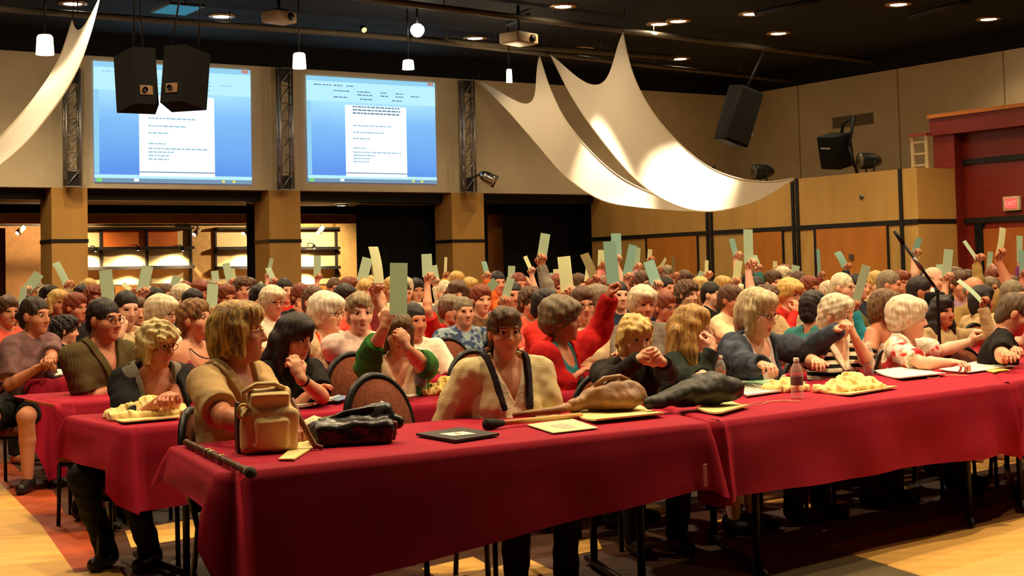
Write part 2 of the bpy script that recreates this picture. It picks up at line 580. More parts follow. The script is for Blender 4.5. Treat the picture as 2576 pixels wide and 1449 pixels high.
# track rail and small spots in the gallery
z1 = wallpt(400, 566, 5.0)[1]
tr = thing('track_rail', 'thin dark lighting track under the gallery ceiling', 'rail', R2W(0, 5.0, z1))
mb = MB(); rbox(tL, T0 - 6, 4.98, 5.02, z1 - .02, z1 + .02, mb)
for v in range(len(mb.v)): mb.v[v] = tuple(Vector(mb.v[v]) - tr.location)
mb.obj('rail', trimblk, tr)
for px, py, lab in ((52, 578, 'track spot at the far left of the gallery rail'), (494, 582, 'white track spot below the right part of the left screen'), (618, 580, 'track spot beside the narrow black curtain'),
                    (804, 578, 'white track spot right of the middle pillar')):
    t, z = wallpt(px, py, 5.0)
    o = thing('track_spot', lab, 'lamp', R2W(t, 4.93, z), RZ, 'track spots of the rear gallery')
    m = MB(); m.tube([(0, 0, z1 - z), (0, 0, .05)], .015, 6); m.obj('stem', trimblk, o)
    m = MB(); m.tube([(.06, 0, .06), (-.1, -.05, -.08)], [.05, .07], 10); m.obj('head', mat('lamp_white', (220, 205, 170), .4), o)
    m = MB(); m.tube([(-.1, -.05, -.08), (-.104, -.052, -.084)], [.055, .055], 10); m.obj('lens', emis('spot_glow', (1, .85, .6), 3), o)

# gallery house lights
for t in (-6, 1.5, 8):
    loc = R2W(t, 4.4, ZB - .06)
    o = thing('gallery_downlight', {-6: 'gallery ceiling light left of the left pillar', 1.5: 'gallery ceiling light below the left screen', 8: 'gallery ceiling light below the right screen'}[t], 'light', loc, RZ, 'gallery ceiling lights')
    m = MB(); m.lathe([(.16, .03), (.16, 0), (.12, -.01)], 16); m.obj('trim_ring', trimblk, o)
    m = MB(); m.lathe([(.001, .0), (.12, -.005)], 16); m.obj('lens', lampw, o)
    spot('lamp_light', loc + Vector((0, 0, -.03)), loc + VX * 1.5 + Vector((0, 0, -2)), 60 if t < 0 else 900, 150, o, .6)

# ---- black curtains
blackcloth = mat('curtain_black', (10, 10, 11), .95, 0, .1)


def curtain(pxa, pxb, o_, label, ztop):
    t0, t1 = wallpt(pxa, 620, o_)[0], wallpt(pxb, 620, o_)[0]
    base_ = R2W(t0, o_, 0)
    ob = thing('stage_curtain', label, 'curtain', base_, RZ)
    w = t1 - t0
    m = MB()
    n = max(12, int(w * 24))
    m.grid(lambda u, v: (u * w, .05 * math.sin(u * w * 16) * (1 - .4 * v), .02 + v * (ztop - .02) - (.015 * abs(math.sin(u * w * 8)) if v > .99 else 0)), n, 6)
    m.obj('drape', blackcloth, ob)
    m = MB(); m.tube([(0, 0, ztop + .01), (w, 0, ztop + .01)], .02, 8); m.obj('rod', trimblk, ob)


curtain(621, 666, 1.1, 'narrow black curtain left of the middle pillar', wallpt(640, 516, 1.1)[1])
curtain(897, 1124, 1.1, 'wide black curtain below the right screen', wallpt(1000, 519, 1.1)[1])
curtain(1266, 1530, 1.1, 'wide black curtain below the hanging sails', wallpt(1400, 520, 1.1)[1])
mb = MB(); a, b = wallpt(1216, 640, 1.0)[0], wallpt(1228, 640, 1.0)[0]; rbox(a, b, 1.0, 1.1, 0, zh1, mb)
a, b = wallpt(1216, 640, 1.0)[0], wallpt(1530, 640, 1.0)[0]
z = wallpt(1250, 539, 1.3)[1]
rbox(a, b, 1.25, 1.35, z, zh1, mb)
struct('trim_4', mb, blackp)

# ---- right-hand block: maple panels, posts, rail, doors
zt = sidept(2100, 441)[1]
s_end = sidept(2308, 500)[0]
zband = sidept(2000, 574)[1]
mb = MB(); sbox(-.5, s_end, 0, 4.4, 0, zt, mb)
struct('wall_right', mb, creamlow)
mb = MB(); sbox(-1, s_end + .006, -.03, 1.06, zband - .045, zband + .045, mb)
struct('trim_5', mb, trimblk)
k = 6
for px in (1781, 1791, 1998, 2009, 2270):
    s = sidept(px, 560)[0]
    mb = MB(); sbox(s - .035, s + .035, -.04, 0, 0, zt + .005, mb)
    struct('trim_%d' % k, mb, trimblk); k += 1
for d, (a, b) in enumerate(((1632, 1757), (1885, 1972), (2058, 2236))):
    s0, s1 = sidept(a, 650)[0], sidept(b, 650)[0]
    mb = MB(); sbox(s0, s1, -.035, 0, 0, zband - .05, mb)
    o = struct('door_%d' % (d + 1), mb, maple)
    mb = MB(); sbox(s0 - .06, s0, -.045, 0, 0, zband - .045, mb); sbox(s1, s1 + .03, -.045, 0, 0, zband - .045, mb)
    mb.obj('door_frame', trimblk, o)
    if d == 2:
        s, z = sidept(2149, 646)
        mb = MB(); sbox(s - .06, s + .02, -.09, -.035, z - .05, z + .05, mb); mb.obj('door_handle', greymet, o)
# upper right wall
mb = MB(); W2 = tC - T0
sbox(-.3, 40, W2, W2 + .3, zt - .5, ZW + .0, mb)
struct('wall_right_upper', mb, mat('wall_cream_side', (196, 178, 144), .85, 0, .05, 3, .03, 60))
mb = MB(); sbox(-.3, 40, W2 + .02, W2 + .3, ZW, ZC, mb)
struct('wall_right_top', mb, blackp)
# joints of the upper right wall
for px in (2010, 2262, 2530):
    s = sidept(px, 300, W2)[0]
    mb = MB(); sbox(s - .015, s + .015, W2 - .012, W2, zt, ZW, mb)
    struct('trim_%d' % k, mb, mat('joint', (150, 128, 92), .8)); k += 1
# red timber portal
ws, wr = 1.05, 1.05
sA = sidept(2347, 350, wr)[0]
ztop = sidept(2450, 283, wr)[1]
mb = MB()
sbox(sA, sA + 14, wr + .25, wr + .5, 0, ztop - .1, mb)
struct('wall_red', mb, redwood)
mb = MB()
sL = sidept(2400, 350, wr)[0]
sbox(sA, sL, wr, wr + .55, 0, ztop - .05, mb)
struct('wall_red_stile', mb, redwood)
mb = MB(); sbox(sA - .02, sA + 14, wr - .06, wr + .6, ztop - .35, ztop - .02, mb)
struct('wall_red_head', mb, redwood)
mb = MB(); sbox(sA - .04, sA + 14, wr - .1, wr + .62, ztop - .02, ztop + .05, mb)
struct('trim_%d' % k, mb, mat('cornice', (200, 120, 50), .5)); k += 1
for py in (401, 552):
    z = sidept(2500, py, wr + .25)[1]
    mb = MB(); sbox(sL, sA + 14, wr + .2, wr + .26, z - .05, z + .05, mb)
    struct('trim_%d' % k, mb, trimblk); k += 1
s0, s1 = sidept(2460, 640, wr + .25)[0], sidept(2480, 640, wr + .25)[0]
mb = MB(); sbox(s0, s1, wr + .18, wr + .26, 0, sidept(2470, 560, wr + .25)[1], mb)
struct('trim_%d' % k, mb, blackp); k += 1
mb = MB(); sbox(s1, s1 + 3, wr + .2, wr + .26, 0, sidept(2500, 575, wr + .25)[1], mb)
struct('door_4', mb, mat('door_rust', (176, 96, 40), .5, 0, .1, 3))

# EXIT sign
s, z = sidept(2551, 512, wr + .25)
ex = thing('exit_sign', 'lit red exit sign in a pale frame on the red wall', 'sign', S2W(s, wr + .2, z), RZ - PI / 2)
w_, h_ = .36, .26
m = MB(); m.box((0, 0, 0), (w_, .08, h_), bev=.01); m.obj('housing', mat('sign_white', (215, 190, 150), .5), ex)
m = MB(); m.box((0, -.045, 0), (w_ * .72, .012, h_ * .72)); m.obj('face', emis('exit_red', (1.0, .13, .09), .9), ex)
cu = bpy.data.curves.new('lettering', 'FONT'); cu.body = 'EXIT'; cu.size = .12; cu.align_x = 'CENTER'; cu.align_y = 'CENTER'; cu.extrude = .002
te_ = bpy.data.objects.new('lettering', cu); C.objects.link(te_); bpy.context.view_layer.update(); me_ = bpy.data.meshes.new_from_object(te_.evaluated_get(bpy.context.evaluated_depsgraph_get())); bpy.data.objects.remove(te_); me_.materials.clear()
te = obj('lettering', me_, emis('exit_letters', (1, .3, .22), 1.1), ex); te.location = (0, -.054, 0); te.rotation_euler = (PI / 2, 0, 0)

# ---- trusses on the screen wall
for i, (pxa, pxb, pyt, pyb, lab) in enumerate(((162, 203, 172, 468, 'aluminium lattice truss left of the left screen'), (702, 738, 172, 476, 'aluminium lattice truss between the two screens'),
                                            (1165, 1196, 203, 482, 'aluminium lattice truss right of the right screen'))):
    t0, z0 = wallpt(pxa, pyb, -.25); t1, z1 = wallpt(pxb, pyb, -.25)
    zt_ = wallpt((pxa + pxb) / 2, pyt, -.25)[1]
    tm = (t0 + t1) / 2; hw = (t1 - t0) / 2 * .85
    o = thing('lattice_truss', lab, 'truss', R2W(tm, -.24, z0), RZ, 'trusses on the screen wall')
    h = zt_ - z0
    for x, y in ((-hw, -hw), (hw, -hw), (-hw, hw), (hw, hw)):
        m = MB(); m.tube([(x, y * .55, 0), (x, y * .55, h)], .026, 8); m.obj('chord', almet, o)
    m = MB(); n = 7
    for kx in range(n):
        za_, zb_ = h * kx / n, h * (kx + 1) / n
        for yy in (-hw * .55, hw * .55):
            m.tube([(-hw, yy, za_), (hw, yy, zb_)], .012, 6); m.tube([(hw, yy, zb_), (-hw, yy, zb_)], .008, 6)
        for xx in (-hw, hw):
            m.tube([(xx, -hw * .55, za_), (xx, hw * .55, zb_)], .012, 6)
    m.obj('lacing', almet, o)
    for zz in (.14, h - .14):
        m = MB(); m.box((0, 0, zz), (hw * 1.5, .06, .28)); m.obj('corner_plate', trimblk, o)
    m = MB(); m.box((0, 0, -.012), (hw * 2.3, hw * 1.4, .024)); m.obj('foot_plate', almet, o)

# ---- projection screens
def sgrad(name):
    m = bpy.data.materials.new(name); m.use_nodes = True; nt = m.node_tree
    nt.nodes.remove(nt.nodes['Principled BSDF'])
    tc = nt.nodes.new('ShaderNodeTexCoord'); sp = nt.nodes.new('ShaderNodeSeparateXYZ')
    nt.links.new(tc.outputs['Generated'], sp.inputs[0])
    n = nt.nodes.new('ShaderNodeTexNoise'); n.inputs['Scale'].default_value = 1.3
    nt.links.new(tc.outputs['Generated'], n.inputs['Vector'])
    a = nt.nodes.new('ShaderNodeMath'); a.operation = 'MULTIPLY_ADD'; a.inputs[1].default_value = .35
    nt.links.new(n.outputs[0], a.inputs[0]); nt.links.new(sp.outputs['Z'], a.inputs[2])
    r = nt.nodes.new('ShaderNodeValToRGB')
    r.color_ramp.elements[0].position = .25; r.color_ramp.elements[0].color = (*lin((92, 142, 222)), 1)
    r.color_ramp.elements[1].position = .95; r.color_ramp.elements[1].color = (*lin((160, 214, 240)), 1)
    e = r.color_ramp.elements.new(.7); e.color = (*lin((122, 178, 232)), 1)
    nt.links.new(a.outputs[0], r.inputs[0])
    em = nt.nodes.new('ShaderNodeEmission'); em.inputs[1].default_value = 1.0
    nt.links.new(r.outputs[0], em.inputs[0]); nt.links.new(em.outputs[0], nt.nodes['Material Output'].inputs[0])
    return m


scr_blue = sgrad('screen_blue')
s_white = emis('screen_page', lin((232, 248, 250)), 1.05)
s_pale = emis('screen_ribbon', lin((176, 226, 244)), 1.0)
s_pale2 = emis('screen_bar', lin((138, 196, 226)), 1.0)
s_dark = emis('screen_text', lin((150, 186, 200)), 1.0)
s_text2 = emis('screen_heading', lin((96, 128, 150)), 1.0)
s_line = emis('screen_rule', lin((92, 118, 150)), 1.0)
s_grey = emis('screen_taskbar', lin((120, 150, 175)), .9)
s_green = emis('screen_green', lin((120, 200, 110)), 1.0)
s_yel = emis('screen_yellow', lin((225, 205, 90)), 1.0)


def screen(q, label, px0, px1, head):
    (ta, za), (tb, zb_), (tc_, zc), (td, zd) = [wallpt(x, y, -.03) for x, y in q]     # tl tr br bl
    t0, t1 = (ta + td) / 2, (tb + tc_) / 2
    z0, z1 = (zc + zd) / 2, (za + zb_) / 2
    w, h = t1 - t0, z1 - z0
    o = thing('projection_screen', label, 'screen', R2W((t0 + t1) / 2, -.02, z0), RZ, 'projection screens on the rear wall')
    m = MB(); m.box((0, 0, h / 2), (w, .02, h)); m.obj('screen_panel', scr_blue, o)

    def rect(name, x0, x1, y0, y1, mt, lift=.012, parent=o):
        m = MB(); m.box(((x0 + x1 - 1) * w / 2, -lift, h - (y0 + y1) / 2 * h), ((x1 - x0) * w, .004, (y1 - y0) * h)); return m.obj(name, mt, parent)
    rect('title_bar', 0, 1, 0, .045, s_pale2)
    rect('ribbon', 0, 1, .045, .235, s_pale)
    rect('scroll_margin', 0, .03, .235, .93, s_pale2)
    pg = rect('page', px0, px1, .26, .945, s_white, .014)
    rect('status_bar', 0, 1, .935, .965, s_pale)
    rect('taskbar', 0, 1, .965, 1, s_grey)
    rect('page_rule', px0, px1, .905, .913, s_line, .02)
    rnd = random.Random(4)

    def words(name, x, y, total, th, mt):
        m = MB(); xx = x
        while xx < x + total:
            ww = min(rnd.uniform(.012, .035), x + total - xx)
            m.box(((2 * xx + ww - 1) * w / 2, -.022, h - y * h), (ww * w, .003, th * h)); xx += ww + .006
        m.obj(name, mt, o)
    pw = px1 - px0
    if head:
        words('text_line', px0 + .06 * pw * 2, .275, pw * .78, .014, s_text2)
        words('text_line', px0 + .06 * pw * 2, .305, pw * .78, .014, s_text2)
        words('text_line', px0 + .06 * pw * 2, .335, pw * .76, .014, s_text2)
    for y, l in ((.455, .62), (.52, .5), (.58, .27), (.67, .22), (.71, .78), (.74, .34), (.77, .28), (.80, .26)):
        words('text_line', px0 + .12 * pw, y, pw * l, .012, s_dark)
    for kx, (x, y, l) in enumerate(((.05, .08, .06), (.12, .08, .06), (.2, .08, .07), (.3, .08, .05), (.2, .13, .12), (.38, .13, .1), (.38, .16, .12), (.56, .13, .05), (.56, .16, .06), (.68, .13, .06), (.68, .16, .06),
                             (.8, .15, .07), (.2, .19, .1), (.4, .2, .1), (.65, .2, .08))):
        words('ribbon_text', x, y, l, .010, s_line if head else s_pale2)
    rect('start_button', .01, .045, .966, .998, s_green, .016)
    rect('tray_icon', .8, .82, .97, .99, s_yel, .016); rect('tray_icon', .87, .89, .97, .99, s_yel, .016)
    rect('taskbar_item', .24, .27, .967, .99, s_white, .016)
    rect('close_button', .94, .985, .004, .03, emis('screen_red', lin((190, 120, 110)), 1), .016)
    return o


screen(((238, 152), (630, 178), (633, 460), (235, 462)), 'left projected document screen partly hidden by hanging black speakers', .274, .755, False)
screen(((769, 188), (1094, 210), (1098, 459), (777, 461)), 'right projected document screen, fully visible, between two trusses', .285, .762, True)

# ---- pipes under the ceiling
pipem = mat('pipe_grey', (92, 84, 70), .6, .2, .1)
for (xa, ya, xb, yb, z, lab, r) in ((0, 22, 1300, 116, 6.05, 'long grey ceiling pipe crossing above both screens', .06), (1000, 6, 1900, 118, 6.1, 'long grey ceiling pipe above the hanging sails', .06),
                                 (1500, 150, 2000, 205, 6.0, 'grey ceiling pipe behind the taller sail', .05)):
    a, b = Zp(xa, ya, z), Zp(xb, yb, z)
    d = (b - a).normalized()
    a = a - d * 5; b = b + d * (4 if xb < 1950 else 0)
    o = thing('ceiling_pipe', lab, 'pipe', a, 0, 'pipes under the black ceiling')
    m = MB(); m.tube([(0, 0, 0), b - a], r, 8); m.obj('pipe', pipem, o)
    m = MB(); n = int((b - a).length / 3)
    for i in range(n + 1):
        p = (b - a) * ((i + .3) / (n + 1)); m.tube([p, p + Vector((0, 0, ZC - z))], .012, 6)
    m.obj('hanger', pipem, o)
# crossing joists
jm = mat('joist_dark', (40, 38, 34), .7)
for i, (xa, ya, xb, yb, lab) in enumerate(((1276, 62, 1330, 38, 'short dark joist above the ceiling projector'), (1900, 34, 2060, 0, 'dark ceiling joist above the side wall'), (2290, 40, 2440, 2, 'dark ceiling joist near the right edge'))):
    a, b = Zp(xa, ya, 6.2), Zp(xb, yb, 6.2)
    o = thing('ceiling_joist', lab, 'joist', a, 0, 'joists under the black ceiling')
    m = MB(); m.tube([(0, 0, 0), b - a], .05, 4); m.obj('bar', jm, o)

# ---- recessed downlights
VIS = [(183, 8), (558, 40), (1195, 95), (1416, 15), (1468, 122), (1706, 52), (1710, 147), (1958, 83), (2260, 10), (2487, 47)]
DN = ['recessed ceiling light at the top left corner', 'recessed ceiling light above the left screen', 'recessed ceiling light between right screen and projector', 'recessed ceiling light above the long pipe',
      'recessed ceiling light behind the shorter sail', 'recessed ceiling light near the upper tip of the sail', 'recessed ceiling light right of the taller sail', 'recessed ceiling light above the line speaker',
      'recessed ceiling light near the top right', 'recessed ceiling light at the far right']
lens = emis('downlight_glow', (1.0, .82, .52), 30)
ringm = mat('downlight_ring', (190, 150, 96), .3, .6)
proto_dl = {}


def downlight(loc, label, watts, angle=120, tilt=(0, 0), aim=None, col=WARM):
    o = thing('recessed_downlight', label, 'light', loc, 0, 'recessed ceiling lights')
    if not proto_dl:
        m = MB(); m.lathe([(.24, .02), (.26, -.015), (.2, -.03), (.15, -.012)], 20); proto_dl['r'] = m.mesh('trim_ring'); proto_dl['r'].materials.append(ringm)
        m = MB(); m.lathe([(.001, -.008), (.155, -.014)], 20); proto_dl['l'] = m.mesh('lens'); proto_dl['l'].materials.append(lens)
    obj('trim_ring', proto_dl['r'], None, o); obj('lens', proto_dl['l'], None, o)
    a = aim if aim is not None else Vector(loc) + Vector((tilt[0], tilt[1], -3))
    spot('lamp_light', Vector(loc) + Vector((0, 0, -.04)), a, watts, angle, o, .7, col, .13)
    return o


for (px, py), l, kk in zip(VIS, DN, (1.15, .6, .5, .5, .5, .5, .5, .5, .5, .45)):
    downlight(Zp(px, py, ZC - .005), l, DOWNLIGHT_W * kk, 125)
for i, (x, y, k) in enumerate([(-4.2, 5.4, 1.4), (-.8, 6.9, 1.7), (4.5, 6.5, 1.3), (-3.4, 8.4, 1.6), (1.2, 8.0, 1.9), (4.2, 8.6, 2.3), (7.6, 9.5, 1.8), (-5.5, 12.5, 1.7), (-1, 12, 2.0), (3, 12.5, 2.2), (7.5, 14, 1.8), (-7, 17, 1.6), (-2.5, 17, 1.8), (2, 17.5, 1.8),
                               (-9, 21, 1.2), (-3.5, 22, 1.3), (6.5, 19.5, 1.7), (-8.5, 23.4, 1.5), (-3, 23.6, 1.5), (2, 23.6, 1.5), (5.6, 23.2, 2.0), (8.2, 21.5, 1.8)]):  # unseen lights; the last ones are added to brighten pillars and maple panels
    downlight((x, y, ZC - .005), 'unseen ceiling light over the audience, above the picture', DOWNLIGHT_W * k * (1.25 if y > 7.5 else 1), 152 if y > 7.5 else 95)

# ---- ceiling pieces: projectors, panel, pendants
def projector(px, py, w, label, z=5.95):
    p = Zp(px, py, z)
    o = thing('ceiling_projector', label, 'projector', p, RZ + .3, 'ceiling projectors')
    m = MB(); m.box((0, 0, 0), (w, w * .75, .2), bev=.03); m.obj('body', mat('projector_beige', (170, 146, 112), .5), o)
    m = MB(); m.tube([(w * .2, -w * .375, 0), (w * .2, -w * .42, 0)], .07, 14); m.obj('lens', darkmet, o)
    m = MB(); m.tube([(0, 0, .1), (0, 0, ZC - z)], .03, 8); m.box((0, 0, .12), (w * .5, w * .4, .04)); m.obj('mount', darkmet, o)


projector(702, 44, .5, 'small beige ceiling projector above the gap between screens')
projector(1305, 98, .6, 'beige ceiling projector beside the shorter sail', 5.7)
p = Zp(447, 22, 6.0)
o = thing('ceiling_panel', 'square teal panel hung above the twin speakers', 'panel', p, RZ)
m = MB(); m.box((0, 0, 0), (.62, .9, .04)); m.obj('frame', trimblk, o)
m = MB(); m.box((0, 0, -.022), (.55, .82, .01)); m.obj('face', emis('panel_teal', lin((62, 132, 156)), .7), o)
m = MB(); m.tube([(.25, .3, 0), (.25, .3, ZC - 6.0)], .012, 6); m.tube([(-.25, -.3, 0), (-.25, -.3, ZC - 6.0)], .012, 6); m.obj('hanger', trimblk, o)
o = thing('stage_spot', 'round bright stage spot above the right screen', 'lamp', Zp(1050, 76, 5.9))
m = MB(); m.lathe([(.001, -.13), (.07, -.11), (.115, -.05), (.13, 0), (.115, .06), (.06, .11), (.001, .12)], 16); m.obj('globe', emis('globe_glow', (1, .9, .68), 16), o)
m = MB(); m.tube([(0, 0, .1), (0, 0, .4)], .02, 8); m.obj('stem', darkmet, o)
o = thing('stage_spot', 'small dim amber spot left of the bright stage spot', 'lamp', Zp(910, 69, 5.9))
m = MB(); m.tube([(0, 0, 0), (.05, -.08, -.06)], [.05, .06], 10); m.obj('housing', darkmet, o)
m = MB(); m.tube([(.05, -.08, -.06), (.054, -.085, -.064)], .05, 10); m.obj('lens', emis('amber_glow', (1, .6, .2), 2), o)

glowshade = emis('shade_glow', (1.0, .78, .5), 5.5)
for px, py, w, hgt, d, lab in ((113, 113, .30, .33, 24.5, 'square glowing pendant lamp left of the left sail'), (753, 153, .23, .26, 24.5, 'tall glowing pendant lamp above the middle truss'), (1027, 163, .22, .17, 26.5, 'small glowing pendant lamp above the right screen'),
                               (1281, 191, .12, .26, 28.5, 'bent glowing wall lamp behind the shorter sail')):
    c = P(px, py, d)
    o = thing('pendant_lamp', lab, 'lamp', c, RZ, 'glowing pendant lamps')
    m = MB(); m.lathe([(w * .36, hgt / 2), (w * .44, hgt * .4), (w * .5, -hgt / 2), (w * .46, -hgt / 2 + .01)], 16); m.obj('shade', glowshade, o)
    m = MB(); m.lathe([(.001, hgt / 2 + .03), (w * .3, hgt / 2 + .01), (w * .36, hgt / 2 - .01)], 16); m.obj('cap', darkmet, o)
    m = MB(); m.tube([(0, 0, hgt / 2), (0, 0, ZC - c.z)], .012, 6); m.obj('cord', darkmet, o)
    l = bpy.data.lights.new('lamp_light', 'POINT'); l.energy = 60; l.color = WARM; l.shadow_soft_size = .1
    lo = bpy.data.objects.new('lamp_light', l); C.objects.link(lo); lo.parent = o; lo.location = (0, 0, -hgt / 2 - .05)

# par can on the right truss
t, z = wallpt(1222, 447, -.5)
o = thing('par_can', 'chrome par can lamp clamped to the right truss', 'lamp', R2W(t, -.5, z), RZ)
m = MB(); m.tube([(.2, -.1, -.1), (.12, -.06, -.05), (-.02, 0, .03), (-.1, .03, .08), (-.14, .04, .09)], [.15, .14, .13, .09, .04], 16); m.obj('housing', mat('chrome', (220, 215, 205), .15, 1.0), o)
m = MB(); m.tube([(-.1, .03, .08), (-.3, .1, 0), (-.42, .2, -.02)], .02, 8); m.obj('bracket', darkmet, o)

# ---- speakers
spkm = mat('speaker_black', (13, 12, 11), .75, 0, .15, 20, .2, 120, .15)
grm = mat('speaker_grille', (20, 18, 15), .85, 0, .2, 60, .4, 200, .1)


def cabinet(o, w, wf, d, h, zc=0):
    # local -y is the narrow rear
    m = MB(); poly = [(-w / 2, -d / 2), (w / 2, -d / 2), (wf / 2, d / 2), (-wf / 2, d / 2)]
    m.prism(poly, zc - h / 2, zc + h / 2)
    m.obj('cabinet', spkm, o)


hang = Zp(430, 30, ZC)
for px, py, rz, lab in ((352, 203, .55, 'left cabinet of the twin black speakers hanging before the left screen'), (458, 197, -.30, 'right cabinet of the twin black speakers hanging before the left screen')):
    c = P(px, py, 18.5)
    o = thing('hanging_speaker', lab, 'speaker', c, 0, 'twin hanging speakers', Matrix.Rotation(rz, 3, 'Z').to_4x4().to_euler())
    o.rotation_euler = (-.16, 0, rz)
    cabinet(o, .30, .50, .46, .74)
    m = MB(); m.box((0, .236, 0), (.47, .012, .70)); m.obj('grille', grm, o)
    m = MB(); m.box((-.0, -.236, -.19), (.16, .012, .12)); pl = m.obj('connector_plate', mat('plate_tan', (126, 92, 60), .5), o)
    m = MB(); m.lathe([(.001, 0), (.035, 0), (.035, .02)], 12, 0, (-.02, -.245, -.19), Matrix.Rotation(PI / 2, 3, 'X')); m.obj('socket', darkmet, pl)
    m = MB()
    dz = ZC - c.z
    m.tube([(-.1, -.15, .37), (.05, -.05, dz)], .012, 6); m.tube([(.12, .15, .37), (.08, .1, dz)], .012, 6)
    m.obj('suspension_cable', darkmet, o)
c = P(1858, 292, 25.0)
o = thing('line_speaker', 'dark slim speaker hung tilted in the right corner', 'speaker', c)
o.rotation_euler = (.12, .30, .45)
m = MB(); m.box((0, 0, 0), (.48, .42, .98), bev=.03); m.obj('cabinet', spkm, o)
m = MB(); m.box((0, -.215, 0), (.42, .01, .9)); m.obj('grille', grm, o)
m = MB(); m.tube([(0, 0, .48), (.1, 0, 1.2)], .02, 6); m.obj('suspension_cable', darkmet, o)
m = MB(); m.tube([(.24, 0, -.2), (.36, .05, -.25), (.42, .05, -.2)], .02, 8); m.obj('bracket', greymet, o)
# speaker on the ledge
s, z = sidept(2120, 441, .5)
o = thing('ledge_speaker', 'black speaker with white stripe tilted on the maple ledge', 'speaker', S2W(s, .45, zt + .21), RZ - PI / 2)
m = MB(); R = Matrix.Rotation(.25, 3, 'X') @ Matrix.Rotation(.1, 3, 'Y')
m.box((0, -.12, .30), (.52, .44, .66), R, bev=.02); cabn = m.obj('cabinet', spkm, o)
m = MB(); m.box(R @ Vector((-.05, -.225, .1)) + Vector((0, -.12, .30)), (.25, .01, .03), R); m.obj('stripe', mat('stripe_white', (200, 190, 170), .5), o)
m = MB(); m.tube([(.32, -.1, .35), (.32, .1, .95), (0, .12, .86), (-.05, .1, .62)], .035, 8); m.tube([(.32, -.1, .35), (.32, .15, -.21)], .035, 8); m.obj('yoke', darkmet, o)
for px, py, lab in ((1920, 432, 'black stage lamp on the ledge above the sail end'), (2188, 405, 'black stage lamp on the ledge right of the black speaker')):
    s, z = sidept(px, py, .5)
    o = thing('stage_lamp', lab, 'lamp', S2W(s, .5, zt), RZ - PI / 2 + .5, 'stage lamps on the maple ledge')
    h = z - zt
    m = MB(); m.tube([(-.15, -.16, h), (-.13, -.14, h), (.05, .03, h), (.14, .12, h), (.18, .16, h)], [.16, .165, .15, .1, .05], 16); m.obj('housing', darkmet, o)
    m = MB(); m.tube([(-.15, -.16, h), (-.145, -.155, h)], .13, 16); m.obj('lens', mat('lamp_glass', (170, 160, 130), .1), o)
    m = MB(); m.tube([(-.12, .12, h), (-.1, .1, .03), (.1, -.1, .03), (.12, -.12, h)], .018, 6); m.box((0, 0, .012), (.25, .25, .024)); m.obj('yoke', darkmet, o)
# vent grille
(s0, za), (s1, zb_) = sidept(2096, 308, W2), sidept(2198, 300, W2)
o = thing('vent_grille', 'long grey air vent high on the side wall', 'vent', S2W((s0 + s1) / 2, W2 - .01, (za + zb_) / 2), RZ - PI / 2)
m = MB(); m.box((0, 0, 0), (abs(s1 - s0), .03, .26)); m.obj('frame', mat('vent_grey', (120, 106, 80), .6), o)
m = MB()
for i in range(6): m.box((0, -.02, -.1 + i * .04), (abs(s1 - s0) * .95, .012, .02))
m.obj('slats', mat('vent_slat', (96, 84, 62), .6), o)
# wall sensor
s, z = sidept(2169, 495)
o = thing('wall_sensor', 'small round sensor on the maple panel', 'sensor', S2W(s, -.02, z), RZ - PI / 2)
m = MB(); m.lathe([(.001, .03), (.04, .02), (.05, 0)], 12, 0, (0, 0, 0), Matrix.Rotation(PI / 2, 3, 'X')); m.obj('dome', greymet, o)
# folded ladder on the ledge
s, z = sidept(2346, 385, .75)
o = thing('step_ladder', 'white step ladder standing on the ledge beside the red portal', 'ladder', S2W(s_end - .55, .75, zt), RZ - PI / 2)
m = MB(); wl = mat('ladder_white', (196, 178, 140), .5)
hh = .68
for x in (-.17, .17):
    m = MB(); m.box((x, 0, hh / 2), (.07, .05, hh)); m.obj('rail', wl, o)
for i in range(3):
    m = MB(); m.box((0, 0, .1 + i * .22), (.3, .06, .03)); m.obj('rung', wl, o)
m = MB(); m.box((0, 0, hh), (.44, .12, .04)); m.obj('top_step', mat('ladder_top', (150, 60, 40), .5), o)
# hung cloth frame beside the ledge end (dark easel)
(s0, z0), (s1, z1) = sidept(1772, 470, 1.5), sidept(1800, 385, 1.5)
o = thing('metal_bracket', 'thin dark bracket frame standing behind the taller sail', 'bracket', S2W(sidept(1790, 430, 1.5)[0], 1.5, zt), RZ - PI / 2)
m = MB(); m.tube([(-.35, 0, .3), (.1, 0, .62), (.1, 0, 0)], .03, 6); m.obj('frame', darkmet, o)

# ---- hanging sails
sm = bpy.data.materials.new('sail_fabric'); sm.use_nodes = True
nt = sm.node_tree
pb = nt.nodes['Principled BSDF']; pb.inputs['Base Color'].default_value = (*lin((236, 224, 204)), 1); pb.inputs['Roughness'].default_value = .9
pb.inputs['Specular IOR Level'].default_value = .1
tl = nt.nodes.new('ShaderNodeBsdfTranslucent'); tl.inputs[0].default_value = (*lin((240, 228, 204)), 1)
mx = nt.nodes.new('ShaderNodeMixShader'); mx.inputs[0].default_value = .5
nt.links.new(pb.outputs[0], mx.inputs[1]); nt.links.new(tl.outputs[0], mx.inputs[2]); nt.links.new(mx.outputs[0], nt.nodes['Material Output'].inputs[0])


def cr(pts, u):                        # Catmull-Rom through points, chord-agnostic
    n = len(pts) - 1
    x = min(max(u, 0), 1) * n
    i = min(int(x), n - 1); f = x - i
    p0, p1, p2, p3 = pts[max(i - 1, 0)], pts[i], pts[i + 1], pts[min(i + 2, n)]
    return .5 * ((2 * p1) + (p2 - p0) * f + (2 * p0 - 5 * p1 + 4 * p2 - p3) * f * f + (3 * p1 - p0 - 3 * p2 + p3) * f ** 3)


